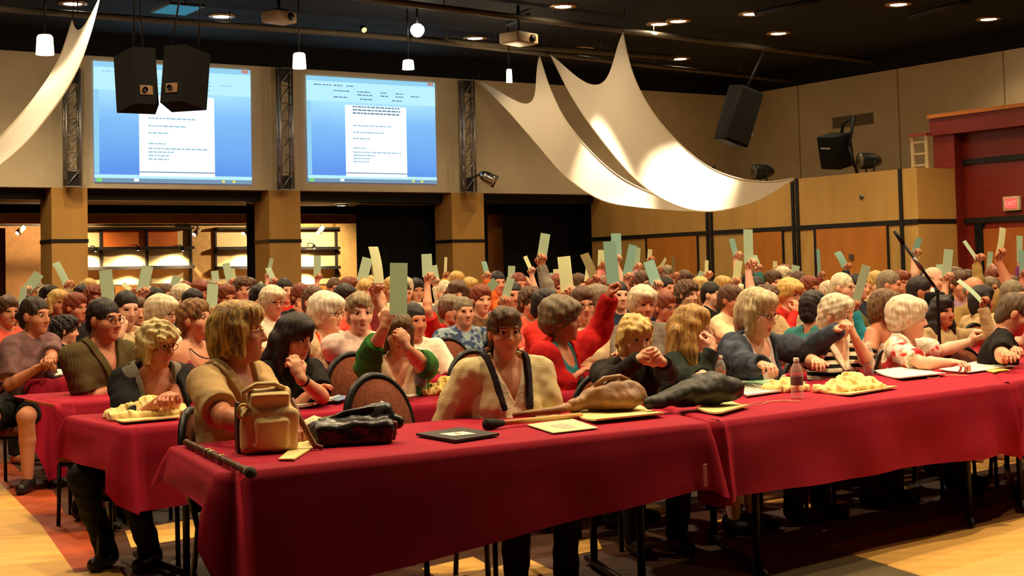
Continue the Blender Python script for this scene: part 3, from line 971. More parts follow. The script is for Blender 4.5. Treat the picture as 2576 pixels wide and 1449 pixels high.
def sail(label, Lp, Rp, dip, sag):
    A = [P(*p) for p in Lp]; Bp = [P(*p) for p in Rp]
    org = A[0].copy(); org.z = 0
    o = thing('hanging_sail', label, 'sail', org, 0, 'stretched fabric sails')

    def fn(v, u):
        ue = u + dip * 4 * v * (1 - v) * (1 - u) ** 2
        a, b = cr(A, ue), cr(Bp, ue)
        p = a.lerp(b, v)
        p.z -= sag * 4 * v * (1 - v) * (.3 + .7 * math.sin(PI * min(1, u * 1.1)))
        return p - org
    m = MB(); m.grid(fn, 24, 60); fb = m.obj('fabric', sm, o)
    for k_, E in enumerate((A, Bp)):
        m = MB(); m.tube([cr(E, i / 40) - org for i in range(41)], .012, 6); m.obj('hem', sm, o)
    for e in (A[0], Bp[0]):
        m = MB(); m.tube([e - org, Vector((e.x, e.y, ZC)) - org + Vector((.05, .05, 0))], .008, 5); m.obj('cord', darkmet, o)
    return o


sail('taller right sail draping down to the maple panel', [(1385, 138, 30), (1440, 245, 29), (1512, 350, 28), (1600, 452, 27.4), (1690, 512, 27.2), (1785, 532, 27.3), (1900, 506, 27.8), (1996, 451, 28.6)],
     [(1567, 82, 27), (1592, 185, 26.6), (1640, 280, 26.4), (1708, 360, 26.4), (1780, 418, 26.8), (1855, 448, 27.4), (1930, 457, 28.0), (1997, 449, 28.6)], .13, .12)
sail('shorter left sail of the right pair beside the truss', [(1206, 204, 32), (1275, 275, 30.8), (1345, 355, 29.6), (1425, 445, 28.8), (1510, 502, 28.4), (1600, 520, 28.3), (1710, 527, 28.3), (1800, 529, 28.6)],
     [(1357, 140, 30), (1385, 225, 29.4), (1425, 305, 28.9), (1490, 385, 28.4), (1560, 445, 28.2), (1640, 486, 28.1), (1730, 520, 28.2), (1802, 527, 28.6)], .15, .12)
sail('narrow left sail sweeping off the left edge', [(182, 52, 22), (148, 150, 21.5), (95, 235, 21), (20, 325, 20.8), (-90, 430, 20.8), (-260, 520, 21)],
     [(252, -12, 21.2), (226, 88, 20.8), (188, 188, 20.4), (122, 290, 20.1), (20, 400, 20), (-200, 560, 20.4)], .10, .14)
for aim, d, off, w, ang, lab in (((1745, 470), 27.0, (1.3, .8), 7000, 36, 'ceiling spot over the taller right sail'), ((1520, 472), 28.2, (1.2, .5), 6500, 36, 'ceiling spot over the shorter right sail'), ((150, 225), 20.6, (.5, .5), 1500, 50, 'ceiling spot over the left sail')):
    tgt = P(*aim, d)
    loc = Vector((tgt.x + off[0], tgt.y + off[1], ZC - .005))
    downlight(loc, lab, w, ang, aim=tgt, col=(1, .86, .62))
# ------------------------------------------------------------------ smooth shapes: distance fields turned into one continuous mesh
F4 = np.float32


class Fld:
    def __init__(s, lo, hi, h):
        s.h = h
        s.lo = np.array(lo, float) - 2 * h
        s.n = np.ceil((np.array(hi, float) + 2 * h - s.lo) / h).astype(int) + 1
        s.ax = [(s.lo[i] + h * np.arange(s.n[i])).astype(F4) for i in range(3)]
        s.d = np.full(s.n, .5, F4)

    def win(s, lo, hi, m):
        i0 = np.clip(np.floor((np.array(lo) - m - s.lo) / s.h).astype(int), 0, s.n)
        i1 = np.clip(np.ceil((np.array(hi) + m - s.lo) / s.h).astype(int) + 1, 0, s.n)
        if (i1 - i0 <= 0).any(): return None
        sl = tuple(slice(a, b) for a, b in zip(i0, i1))
        X = s.ax[0][sl[0]][:, None, None]; Y = s.ax[1][sl[1]][None, :, None]; Z = s.ax[2][sl[2]][None, None, :]
        return sl, X, Y, Z

    def put(s, prim, k=.02, op='u', infl=0.0):
        lo, hi, fn = prim
        w = s.win(lo, hi, k + infl + 3 * s.h)
        if w is None: return s
        sl, X, Y, Z = w
        b = (fn(X, Y, Z) - infl).astype(F4)
        a = s.d[sl]
        if op == 'u':
            if k <= 0: r = np.minimum(a, b)
            else:
                hh = np.clip(.5 + .5 * (b - a) / k, 0, 1); r = b + (a - b) * hh - k * hh * (1 - hh)
        else:
            b = -b
            if k <= 0: r = np.maximum(a, b)
            else:
                hh = np.clip(.5 - .5 * (b - a) / k, 0, 1); r = b + (a - b) * hh + k * hh * (1 - hh)
        s.d[sl] = r
        return s

    def full(s):
        return s.ax[0][:, None, None], s.ax[1][None, :, None], s.ax[2][None, None, :]

    def add(s, fn):
        X, Y, Z = s.full()
        m = np.abs(s.d) < .08
        s.d = np.where(m, s.d + fn(X, Y, Z), s.d).astype(F4)

    def clip(s, fn):                    # keep where fn<0
        X, Y, Z = s.full()
        s.d = np.maximum(s.d, fn(X, Y, Z).astype(F4) + np.zeros_like(s.d))


def cone(a, b, ra, rb, cap=None):
    a = np.array(a, float); b = np.array(b, float); ab = b - a; L = max(float(ab @ ab), 1e-9); r = max(ra, rb)
    lo = np.minimum(a, b) - r; hi = np.maximum(a, b) + r

    def fn(X, Y, Z):
        px, py, pz = X - F4(a[0]), Y - F4(a[1]), Z - F4(a[2])
        t0 = (px * F4(ab[0]) + py * F4(ab[1]) + pz * F4(ab[2])) / F4(L)
        t = np.clip(t0, 0, 1)
        d = np.sqrt((px - t * F4(ab[0])) ** 2 + (py - t * F4(ab[1])) ** 2 + (pz - t * F4(ab[2])) ** 2) - (ra + (rb - ra) * t)
        if cap: d = np.maximum(d, (t0 - 1) * F4(math.sqrt(L)) - cap)
        return d
    return lo, hi, fn


def ell(c, r, R=None):
    c = np.array(c, float); r = np.array(r, float)
    Rm = np.eye(3) if R is None else np.array(R, float)
    ext = np.sqrt(((Rm * r[None, :]) ** 2).sum(1))

    def fn(X, Y, Z):
        px, py, pz = X - F4(c[0]), Y - F4(c[1]), Z - F4(c[2])
        q = [px * F4(Rm[0, i]) + py * F4(Rm[1, i]) + pz * F4(Rm[2, i]) for i in range(3)]
        k0 = np.sqrt(sum((q[i] / F4(r[i])) ** 2 for i in range(3)))
        k1 = np.sqrt(sum((q[i] / F4(r[i] * r[i])) ** 2 for i in range(3))) + F4(1e-6)
        return k0 * (k0 - 1) / k1
    return c - ext, c + ext, fn


def rbox_(c, hs, R=None, rad=.01):
    c = np.array(c, float); hs = np.array(hs, float)
    Rm = np.eye(3) if R is None else np.array(R, float)
    ext = (np.abs(Rm) * hs[None, :]).sum(1) + rad

    def fn(X, Y, Z):
        px, py, pz = X - F4(c[0]), Y - F4(c[1]), Z - F4(c[2])
        q = [np.abs(px * F4(Rm[0, i]) + py * F4(Rm[1, i]) + pz * F4(Rm[2, i])) - F4(hs[i]) for i in range(3)]
        out = np.sqrt(sum(np.maximum(v, 0) ** 2 for v in q))
        return out + np.minimum(np.maximum(np.maximum(q[0], q[1]), q[2]), 0) - rad
    return c - ext, c + ext, fn


def nets(F, name):
    d = F.d; s = d < 0
    n = np.array(d.shape)
    cnt = np.zeros(n - 1, np.uint8)
    offs = [(i, j, k) for i in (0, 1) for j in (0, 1) for k in (0, 1)]
    for o in offs:
        cnt += s[o[0]:n[0] - 1 + o[0], o[1]:n[1] - 1 + o[1], o[2]:n[2] - 1 + o[2]]
    m = (cnt > 0) & (cnt < 8)
    idx = np.argwhere(m)
    me = bpy.data.meshes.new(name)
    if len(idx) == 0: return me
    vid = np.full(m.shape, -1, np.int32); vid[m] = np.arange(len(idx))
    acc = np.zeros((len(idx), 3)); w = np.zeros(len(idx))
    val = {o: d[idx[:, 0] + o[0], idx[:, 1] + o[1], idx[:, 2] + o[2]] for o in offs}
    for o in offs:
        for ax in range(3):
            if o[ax] == 0:
                o2 = list(o); o2[ax] = 1; o2 = tuple(o2)
                a, b = val[o], val[o2]
                c = (a < 0) != (b < 0)
                t = np.where(c, a / np.where(c, a - b, 1), 0)
                p = np.array(o, float)[None, :] + np.zeros((len(idx), 3)); p[:, ax] += t
                acc += p * c[:, None]; w += c
    v = (idx + acc / w[:, None]) * F.h + F.lo
    quads = []
    for ax in range(3):
        b, c = (ax + 1) % 3, (ax + 2) % 3
        sl0 = [slice(1, -1)] * 3; sl1 = [slice(1, -1)] * 3
        sl0[ax] = slice(0, -1); sl1[ax] = slice(1, None)
        e = s[tuple(sl0)] != s[tuple(sl1)]
        g = np.argwhere(e)
        for q in (b, c): g[:, q] += 1
        eb = np.zeros(3, int); eb[b] = 1
        ec = np.zeros(3, int); ec[c] = 1
        V = lambda k: vid[k[:, 0], k[:, 1], k[:, 2]]
        q = np.stack([V(g - eb - ec), V(g - ec), V(g), V(g - eb)], 1)
        ins = s[g[:, 0], g[:, 1], g[:, 2]]
        q[~ins] = q[~ins][:, ::-1]
        quads.append(q)
    q = np.concatenate(quads)
    q = q[(q >= 0).all(1)]
    me.vertices.add(len(v)); me.vertices.foreach_set('co', v.astype(F4).ravel())
    me.loops.add(q.size); me.loops.foreach_set('vertex_index', q.ravel().astype(np.int32))
    me.polygons.add(len(q)); me.polygons.foreach_set('loop_start', np.arange(0, q.size, 4, dtype=np.int32))
    try: me.polygons.foreach_set('loop_total', np.full(len(q), 4, np.int32))
    except Exception: pass
    me.polygons.foreach_set('use_smooth', np.ones(len(q), bool))
    me.update(calc_edges=True)
    return me


def centers(me):
    v = np.empty(len(me.vertices) * 3, F4); me.vertices.foreach_get('co', v); v = v.reshape(-1, 3)
    l = np.empty(len(me.loops), np.int32); me.loops.foreach_get('vertex_index', l)
    return v[l.reshape(-1, 4)].mean(1)


def waves(seed, wl, amp, n=5):
    r = np.random.default_rng(seed)
    K = []
    for _ in range(n):
        k = r.normal(size=3); k = k / np.linalg.norm(k) * 2 * PI / (wl * r.uniform(.7, 1.4)); K.append((k, r.uniform(0, 6.28)))
    def fn(X, Y, Z):
        return sum(np.sin(X * F4(k[0]) + Y * F4(k[1]) + Z * F4(k[2]) + F4(p)) for k, p in K) * F4(amp / math.sqrt(n))
    return fn


# ------------------------------------------------------------------ people
def rx(a): c, s = math.cos(a), math.sin(a); return np.array([[1, 0, 0], [0, c, -s], [0, s, c]])
def ry(a): c, s = math.cos(a), math.sin(a); return np.array([[c, 0, s], [0, 1, 0], [-s, 0, c]])
def rz_(a): c, s = math.cos(a), math.sin(a); return np.array([[c, -s, 0], [s, c, 0], [0, 0, 1]])


DEF = dict(sex='F', lean=.08, twist=0.0, hyaw=0.0, hpitch=.08, hroll=0.0, wid=1.0, belly=0.0, hs=1.0, bust=1.0, skin=0, hair='short', hcol=(90, 70, 50), hcol2=None,
           R=(.17, .40, .80), L=(-.17, .40, .80), Rp=None, Lp=None, Rh=None, Lh=None, Rc=.35, Lc=.35, sleeve='short', neck='crew', top=((150, 150, 150), 'plain', None),
           jacket=None, bottom=(40, 40, 48), shorts=False, glasses=None, tuck=0.0, legyaw=0.0, vox=.006, shoe=(30, 26, 24), legs=True, necklace=False, wr=None)


class Skel:
    pass


def skeleton(p):
    k = Skel()
    d = dict(DEF); d.update(p); k.p = d
    F = d['sex'] == 'F'
    k.P0 = np.array((0, 0, .56))
    k.Rt = rz_(d['twist']) @ rx(-d['lean'])
    k.tp = lambda x, y, z: k.P0 + k.Rt @ np.array((x, y, z), float)
    k.sw = (.158 if F else .182) * (1 + (d['wid'] - 1) * .5)
    k.nb = k.tp(0, -.012, .47)
    Rn = rz_(d['twist'] * .5 + d['hyaw'] * .4) @ rx(-(d['lean'] * .55 + d['hpitch'] * .35))
    k.HC = k.nb + Rn @ np.array((0, .022, .155))
    k.Rh = rz_(d['hyaw']) @ rx(-d['hpitch']) @ ry(d['hroll'])
    k.hp = lambda x, y, z: k.HC + k.Rh @ (np.array((x, y, z), float) * d['hs'])
    k.arm = {}
    for sd, sg in (('R', 1), ('L', -1)):
        S = k.tp(sg * k.sw, -.01, .415)
        W = np.array(d[sd], float)
        la, lb = .285, .245
        v = W - S; L = np.linalg.norm(v)
        if L > la + lb - .01:
            v = v / L * (la + lb - .01); W = S + v; L = la + lb - .01
        if L < .09:
            v = v / max(L, 1e-6) * .09; W = S + v; L = .09
        u = v / L
        x = (la * la - lb * lb + L * L) / (2 * L)
        hgt = math.sqrt(max(la * la - x * x, 1e-6))
        pole = np.array(d[sd + 'p'] if d[sd + 'p'] else (sg * .38, -.3, -1.0), float)
        pole = pole - u * (pole @ u); pole /= np.linalg.norm(pole)
        E = S + u * x + pole * hgt
        # hand frame: y along fingers, z palm normal, x toward thumb-side
        fd = (W - E) / np.linalg.norm(W - E)
        hd = d[sd + 'h'] or {}
        if 'dir' in hd:
            f2 = np.array(hd['dir'], float); fd = f2 / np.linalg.norm(f2)
        pn = np.array(hd.get('palm', (0, 0, -1)), float)
        pn = pn - fd * (pn @ fd)
        if np.linalg.norm(pn) < .1: pn = np.array((0, 1., 0)) - fd * fd[1]
        pn /= np.linalg.norm(pn)
        tx = np.cross(fd, pn) * (1 if sd == 'R' else -1)
        # thumb side: for a right hand, palm down, fingers forward -> thumb toward the left (-x)
        k.arm[sd] = (S, E, W, fd, pn, tx)
    return k


def hand_prims(W, fd, pn, tx, curl, s=1.0):
    # W wrist, fd finger direction, pn palm normal, tx thumb side
    out = []
    pt = lambda a, b, c: W + s * (tx * a + fd * b + pn * c)
    out.append((ell(pt(.0, .052, 0), (.040 * s, .050 * s, .0155 * s), np.stack([tx, fd, pn], 1)), .012))
    out.append((cone(pt(0, -.01, 0), pt(0, .035, 0), .026 * s, .022 * s), .012))
    out.append((cone(pt(.024, .02, .008), pt(.034, .05, .008), .015 * s, .012 * s), .01))
    for i, (x, l) in enumerate(((.030, .92), (.0105, 1.0), (-.0095, .94), (-.029, .76))):
        b = pt(x, .088 - (.006 if i in (0, 3) else 0) - (.006 if i == 3 else 0), 0)
        sp = (.06, .02, -.02, -.07)[i]
        dr = fd + tx * sp; dr = dr / np.linalg.norm(dr)
        c_ = curl * (1 + .12 * i)
        a = 0.0
        pnt = b
        for j, (ln, tw) in enumerate(((.043, 1.25), (.026, 1.5), (.021, 1.0))):
            a += c_ * tw
            q = pnt + s * l * ln * (dr * math.cos(a) + pn * math.sin(a))
            out.append((cone(pnt, q, (.0096, .0088, .0082)[j] * s, (.0088, .0082, .0070)[j] * s), .0035))
            pnt = q
    a0 = pt(.034, .036, .006)
    td = tx * .75 + fd * .62 + pn * (.25 + .5 * curl); td /= np.linalg.norm(td)
    a1 = a0 + td * .036 * s
    td2 = fd * .9 + tx * (.25 - .5 * curl) + pn * (.2 + .7 * curl); td2 /= np.linalg.norm(td2)
    a2 = a1 + td2 * .03 * s
    out.append((cone(a0, a1, .0135 * s, .0105 * s), .008)); out.append((cone(a1, a2, .0105 * s, .0085 * s), .004))
    return out


def torso_prims(k):
    d = k.p; F = d['sex'] == 'F'; w = d['wid']; b = d['belly']; T = k.tp; Rt = k.Rt
    o = [(ell(T(0, -.012, .0), (.172 * w, .128 + .03 * (w - 1), .125), Rt), .03),
         (ell(T(0, .012 + .03 * b, .13), (.140 * w + .02 * b, .105 + .055 * b, .15), Rt), .05),
         (ell(T(0, -.004, .295), (.148 * (1 + (w - 1) * .8), .108 * (1 + (w - 1) * .6), .175), Rt), .05),
         (cone(T(-k.sw + .03, -.012, .405), T(k.sw - .03, -.012, .405), .058, .058), .05)]
    if F and d['bust']:
        for sg in (-1, 1): o.append((ell(T(sg * .072, .075, .262), (.070 * d['bust'], .062 * d['bust'], .068 * d['bust']), Rt), .03))
    elif not F:
        o.append((ell(T(0, .05, .31), (.13 * w, .07, .09), Rt), .04))
    nk = T(0, -.016, .475)
    for sg in (-1, 1): o.append((cone(nk, T(sg * (k.sw - .035), -.016, .437), .047, .045), .03))
    return o


def arm_prims(k, sd, f=1.0):
    S, E, W, *_ = k.arm[sd]
    w = 1 + (k.p['wid'] - 1) * .55
    g = 1.0 if k.p['sex'] == 'F' else 1.12
    m = S + (E - S) * .5
    q = E + (W - E) * .28
    return [(cone(S, m, .053 * w, .048 * w * g), .03), (cone(m, E, .048 * w * g, .038 * w), .015), (cone(E, q, .038 * w, .041 * w * g), .012), (cone(q, W, .041 * w * g, .0265), .012)]


def leg_prims(k):
    d = k.p; w = d['wid']
    out = []
    for sg in (-1, 1):
        Hh = np.array((sg * .09, .02, .545)); K = np.array((sg * .125, .46, .51)); A = np.array((sg * .125, .43 - d['tuck'], .085))
        mid = A + (K - A) * .62 + np.array((0, -.02, 0))
        Ry = rz_(d['legyaw']); Hh, K, mid, A = Ry @ Hh, Ry @ K, Ry @ mid, Ry @ A
        out.append((Hh, K, mid, A, w))
    return out


def head_prims(k):
    h = k.hp; s = k.p['hs']; R = k.Rh; F = k.p['sex'] == 'F'
    j = .92 if F else 1.0
    e = lambda x, y, z, a, b, c, kk=.015: (ell(h(x, y, z), (a * s, b * s, c * s), R), kk)
    c = lambda a, b, ra, rb, kk=.012: (cone(h(*a), h(*b), ra * s, rb * s), kk)
    return [e(0, -.012, .032, .075, .094, .088), e(0, .030, -.030, .066 * j, .066, .080, .03), e(0, .048, -.078, .040 * j, .040, .034, .03),
            e(0, .072, -.096, .021 * j, .019, .017, .02),
            e(.040, .052, -.028, .027, .030, .028, .02), e(-.040, .052, -.028, .027, .030, .028, .02),
            c((-.036, .076, .030), (.036, .076, .030), .013, .013, .018),
            c((0, .088, .018), (0, .108, -.026), .0085, .0125, .012), e(.010, .098, -.030, .0095, .010, .008, .008), e(-.010, .098, -.030, .0095, .010, .008, .008)]


def build_body(k, name='body', brow=None):
    d = k.p
    pts = [k.HC + (0, 0, .14), k.HC - (.14, .14, .14), k.HC + (.14, .14, .14), k.P0 - (.26 * d['wid'], .2, .1), k.P0 + (.26 * d['wid'], .2, .5)]
    for sd in 'RL':
        S, E, W, fd, pn, tx = k.arm[sd]
        for q in (S, E, W): pts += [q - .07, q + .07]
        pts += [W + fd * .19 - .04, W + fd * .19 + .04, W + pn * .1 + fd * .1]
    if d['legs']:
        for Hh, K, mid, A, w in leg_prims(k): pts += [K - .1, K + .1, A - .18, A + .18]
        pts += [np.array((-.25, -.2, .005))]
    pts = np.array(pts)
    F = Fld(pts.min(0) - .02, pts.max(0) + .02, d['vox'])
    for q, kk in torso_prims(k): F.put(q, kk)
    s = d['hs']; fm = d['sex'] == 'F'
    F.put(cone(k.tp(0, -.014, .43), k.hp(0, -.018, -.06), (.056 if fm else .064) * (1 + (d['wid'] - 1) * .5), (.049 if fm else .058) * s), .03)
    if d['legs']:
        for Hh, K, mid, A, w in leg_prims(k):
            F.put(cone(Hh, K, .088 * w, .060), .03); F.put(cone(K, mid, .058, .055), .015); F.put(cone(mid, A, .055, .036), .015)
            fo = rz_(d['legyaw']); F.put(cone(A + fo @ (0, -.02, -.045), A + fo @ (0, .13, -.052), .036, .028), .02)
    for sd in 'RL':
        for q, kk in arm_prims(k, sd): F.put(q, kk)
    # head in its own pass so the neck join stays crisp
    for q, kk in head_prims(k): F.put(q, kk)
    h = k.hp
    for sg in (-1, 1):
        F.put(ell(h(sg * .076, -.008, -.006), (.012 * s, .020 * s, .032 * s), k.Rh), .006)
        F.put(ell(h(sg * .033, .097, .011), (.0165 * s, .016 * s, .0075 * s), k.Rh), .007, 's')
    # mouth: lips and the line between them
    F.put(cone(h(-.018, .079, -.061), h(.018, .079, -.061), .0065 * s, .0065 * s), .006)
    F.put(cone(h(-.015, .078, -.071), h(.015, .078, -.071), .0075 * s, .0075 * s), .005)
    if d['vox'] < .0075: F.put(cone(h(-.022, .088, -.0655), h(.022, .088, -.0655), .0022 * s, .0022 * s), .003, 's')
    for sd in 'RL':
        S, E, W, fd, pn, tx = k.arm[sd]
        for q, kk in hand_prims(W, fd, pn, tx, d[sd + 'c'], 1.0 if fm else 1.08): F.put(q, kk)
    me = nets(F, name)
    # lips, brows, eyes by place on the head
    c = (centers(me) - k.HC) @ k.Rh / s
    mi = np.zeros(len(c), np.int32)
    x, y, z = np.abs(c[:, 0]), c[:, 1], c[:, 2]
    mi[((x / .021) ** 2 + ((z + .0665) / .0105) ** 2 < 1) & (y > .075) & (y < .104)] = 1
    if d['vox'] > .0075: mi[(((x - .033) / .014) ** 2 + ((z - .010) / .0075) ** 2 < 1) & (y > .05) & (y < .10)] = 3
    else: mi[(x > .016) & (x < .050) & (y > .062) & (y < .097) & (np.abs(z - .0315 - .10 * (x - .03) * (x < .036)) < .0034)] = 2
    me.polygons.foreach_set('material_index', mi)
    return me


def top_field(k, infl, sleeve, vox, neck, hem=-.10, seed=1, fold=.0035, openw=None, tank=False):
    d = k.p
    tps = torso_prims(k)
    pts = [k.P0 - (.30 * d['wid'], .26, .16), k.P0 + (.30 * d['wid'], .28, .52)]
    for sd in 'RL':
        S, E, W, *_ = k.arm[sd]
        for q in ((S, E) if sleeve == 'short' else (S, E, W)): pts += [q - .09, q + .09]
    pts.append(k.tp(0, 0, .5) + .15); pts.append(k.tp(0, 0, .5) - .15)
    pts = np.array(pts)
    F = Fld(pts.min(0), pts.max(0), vox)
    for i, (q, kk) in enumerate(tps):
        if tank and i >= 4 + (2 if (d['sex'] == 'F' and d['bust']) else (1 if d['sex'] != 'F' else 0)): continue
        if tank and i == 3: continue
        F.put(q, kk, 'u', infl)
    if sleeve != 'none':
        for sd in 'RL':
            S, E, W, *_ = k.arm[sd]
            ap = arm_prims(k, sd)
            if sleeve == 'short':
                e = S + (E - S) * .72
                F.put(cone(S, e, .056 * (1 + (d['wid'] - 1) * .5), .056 * (1 + (d['wid'] - 1) * .5), .002), .03, 'u', infl + .006)
            elif sleeve == '34':
                e = E + (W - E) * .3
                for q, kk in ap[:2]: F.put(q, .03, 'u', infl + .004)
                F.put(cone(E, e, .044, .044, .002), .02, 'u', infl + .005)
            else:
                for q, kk in ap[:3]: F.put(q, .03, 'u', infl + .004)
                q = E + (W - E) * .28; e = E + (W - E) * .97
                F.put(cone(q, e, .040, .030, .002), .02, 'u', infl + .004)
    if fold: F.add(waves(seed, .13, fold)); F.add(waves(seed + 9, .05, fold * .3))
    Rt = k.Rt; P0 = k.P0

    def loc(X, Y, Z):
        px, py, pz = X - F4(P0[0]), Y - F4(P0[1]), Z - F4(P0[2])
        return [px * F4(Rt[0, i]) + py * F4(Rt[1, i]) + pz * F4(Rt[2, i]) for i in range(3)]
    X, Y, Z = F.full()
    x, y, z = loc(X, Y, Z)
    F.xyz = (x, y, z)
    if tank:
        F.d = np.maximum(F.d, z - F4(.40) + np.maximum(0, y) * F4(.5))
        for sg in (-1, 1):
            F.put(cone(k.tp(sg * .085, .095, .33), k.tp(sg * .095, -.015, .475), .016, .016), .01)
            F.put(cone(k.tp(sg * .095, -.015, .475), k.tp(sg * .085, -.10, .34), .016, .016), .01)
    if hem is not None: F.d = np.maximum(F.d, F4(hem) - z)
    if neck == 'v' or neck == 'deepv':
        zv = .30 if neck == 'v' else .22
        cut = np.maximum(np.abs(x) * F4(.93) - (z - F4(zv)) * F4(.40), F4(-.01) - y)
        F.d = np.maximum(F.d, -cut)
    elif neck == 'scoop':
        F.put(ell(k.tp(0, .10, .47), (.085, .12, .11), Rt), .01, 's')
    F.put(cone(k.tp(0, -.02, .46), k.tp(0, .03, .60), .062, .07), .012, 's')
    if openw is not None:
        cut = np.maximum(np.abs(x) - (F4(openw) + np.maximum(0, z - F4(.1)) * F4(.16)), F4(.0) - y)
        F.d = np.maximum(F.d, -cut)
    return F


def lapel(k, openw, width, infl, vox, zmin=.05, slope=.16, z0=.1):
    F = top_field(k, infl, 'none', vox, 'none', fold=0)
    x, y, z = F.xyz
    half = F4(openw) + np.maximum(0, z - F4(z0)) * F4(slope)
    band = np.where(y > -.01, np.maximum(half - F4(.006) - np.abs(x), np.abs(x) - half - F4(width)), np.maximum(np.abs(x) - F4(.12), F4(.40) - z))
    F.d = np.maximum(np.maximum(F.d, band), F4(zmin) - z)
    return nets(F, 'lapel')


def bottom_field(k, infl, vox, shorts=False):
    d = k.p
    q_ = np.array([x for l in leg_prims(k) for x in l[:4]])
    F = Fld(np.minimum(q_.min(0) - .12, (-.30 * max(1, d['wid']), -.22, .0)), np.maximum(q_.max(0) + .12, (.30 * max(1, d['wid']), .2, .74)), vox)
    F.put(torso_prims(k)[0][0], .03, 'u', infl - .002)
    for Hh, K, mid, A, w in leg_prims(k):
        if shorts:
            F.put(cone(Hh, Hh + (K - Hh) * .86, .092 * w, .078, .002), .03, 'u', infl + .004)
        else:
            F.put(cone(Hh, K, .090 * w, .064), .03, 'u', infl); F.put(cone(K, A + (0, -.01, -.01), .062, .052, .002), .02, 'u', infl)
    F.add(waves(5, .10, .004))
    return F


def shoe_mesh(sg, vox=.007):
    A = np.array((sg * .125, .43, .085))
    F = Fld(A + (-.06, -.09, -.09), A + (.06, .20, .05), vox)
    F.put(cone(A + (0, -.02, -.035), A + (0, .150, -.046), .047, .038), .02); F.put(ell(A + (0, -.02, -.01), (.042, .05, .045)), .02)
    F.d = np.maximum(F.d, (F4(.004) - F.full()[2]) + np.zeros_like(F.d))
    return nets(F, 'shoe')


def hair_field(k, style, vox, seed=1):
    s = k.p['hs']; h = k.hp; R = k.Rh
    lo, hi = k.HC - .24, k.HC + .24
    if style in ('long', 'longside'): lo = k.HC - (.26, .26, .46)
    F = Fld(lo, hi, vox)
    e = lambda x, y, z, a, b, c, kk=.02, op='u': F.put(ell(h(x, y, z), (a * s, b * s, c * s), R), kk, op)
    c = lambda a, b, ra, rb, kk=.03, op='u': F.put(cone(h(*a), h(*b), ra * s, rb * s), kk, op)
    amp, wl = .0018, .05
    face = (.006, .130, -.040, .068, .090, .104)
    if style in ('short', 'pulled', 'crop'):
        g = {'short': .014, 'pulled': .006, 'crop': .007}[style]
        e(0, -.014, .036, .075 + g, .094 + g, .090 + g); e(0, -.062, -.035, .058 + g, .040 + g, .058 + g, .03)
        if style == 'short': e(0, .03, .085, .062, .07, .045, .03)
        if style == 'pulled': e(0, -.125, -.01, .035, .035, .035); face = (0, .125, -.035, .070, .092, .100)
        amp = .0035 if style == 'short' else .0015
        for sg in (-1, 1): e(sg * .088, .012, -.03, .030, .036, .05, .01, 's')
    elif style == 'curly':
        e(0, -.016, .040, .098, .116, .104); e(0, -.06, -.03, .082, .066, .066, .03); e(0, .04, .085, .075, .066, .045, .03)
        amp, wl = .008, .035
        for sg in (-1, 1): e(sg * .10, .025, -.035, .026, .04, .05, .01, 's')
    elif style == 'puff':
        e(0, -.018, .045, .106, .124, .108); e(0, -.06, -.02, .092, .072, .07, .03); e(0, .05, .080, .086, .070, .044, .03)
        amp, wl = .003, .06
        for sg in (-1, 1): e(sg * .11, .035, -.04, .030, .04, .05, .01, 's')
        face = (0, .132, -.048, .070, .088, .094)
    elif style in ('bob', 'bobbangs', 'tousle'):
        e(0, -.014, .038, .089, .108, .098); e(0, -.055, -.03, .082, .066, .09, .03)
        for sg in (-1, 1): c((sg * .072, .008, .02), (sg * .072, .012, -.085), .028, .022)
        c((0, -.07, 0), (0, -.07, -.10), .055, .04)
        e(0, .045, .080, .072, .062, .044, .03)
        face = (0, .130, -.055, .056, .086, .105)
        if style == 'tousle': amp, wl = .006, .045; e(.02, .085, .065, .075, .035, .030, .03); face = (0, .135, -.062, .058, .088, .100)
        if style == 'bobbangs': e(0, .080, .060, .066, .034, .030, .02); face = (0, .135, -.065, .055, .086, .105)
    elif style in ('long', 'longside'):
        e(0, -.014, .040, .092, .112, .102); e(0, -.06, -.04, .088, .068, .10, .03)
        for sg in (-1, 1):
            c((sg * .076, .0, .02), (sg * .088, .0, -.12), .034, .036); c((sg * .088, .0, -.12), (sg * .10, .03, -.30), .038, .022)
            c((sg * .06, -.07, -.02), (sg * .09, -.085, -.24), .05, .045)
        c((0, -.085, 0), (0, -.10, -.27), .062, .05)
        e(0, .035, .085, .066, .062, .042, .03)
        face = (0, .132, -.055, .054, .090, .110); amp, wl = .004, .09
    elif style == 'bald':
        e(0, -.02, .01, .082, .096, .07); face = (0, .10, .02, .078, .10, .13)
        e(0, .01, .075, .072, .10, .062, .008, 's')
        for sg in (-1, 1): e(sg * .088, .012, -.03, .030, .036, .05, .01, 's')
        amp = .001
    e(*face[:3], *face[3:], .010, 's')
    c((0, .0, -.10), (0, .06, -.16), .050, .055, .01, 's')
    F.add(waves(seed, wl, amp, 6))
    Rm = R

    def strand(X, Y, Z):
        px, py, pz = X - F4(k.HC[0]), Y - F4(k.HC[1]), Z - F4(k.HC[2])
        q = [px * F4(Rm[0, i]) + py * F4(Rm[1, i]) + pz * F4(Rm[2, i]) for i in range(3)]
        a = np.arctan2(q[0], -q[1] + .02)
        return (np.sin(a * 46 + np.sin(q[2] * 30) * 2) * F4(.0010) + np.sin(a * 19 + q[2] * 25) * F4(.0014))
    if vox < .008 and style not in ('bald',): F.add(strand)
    return F


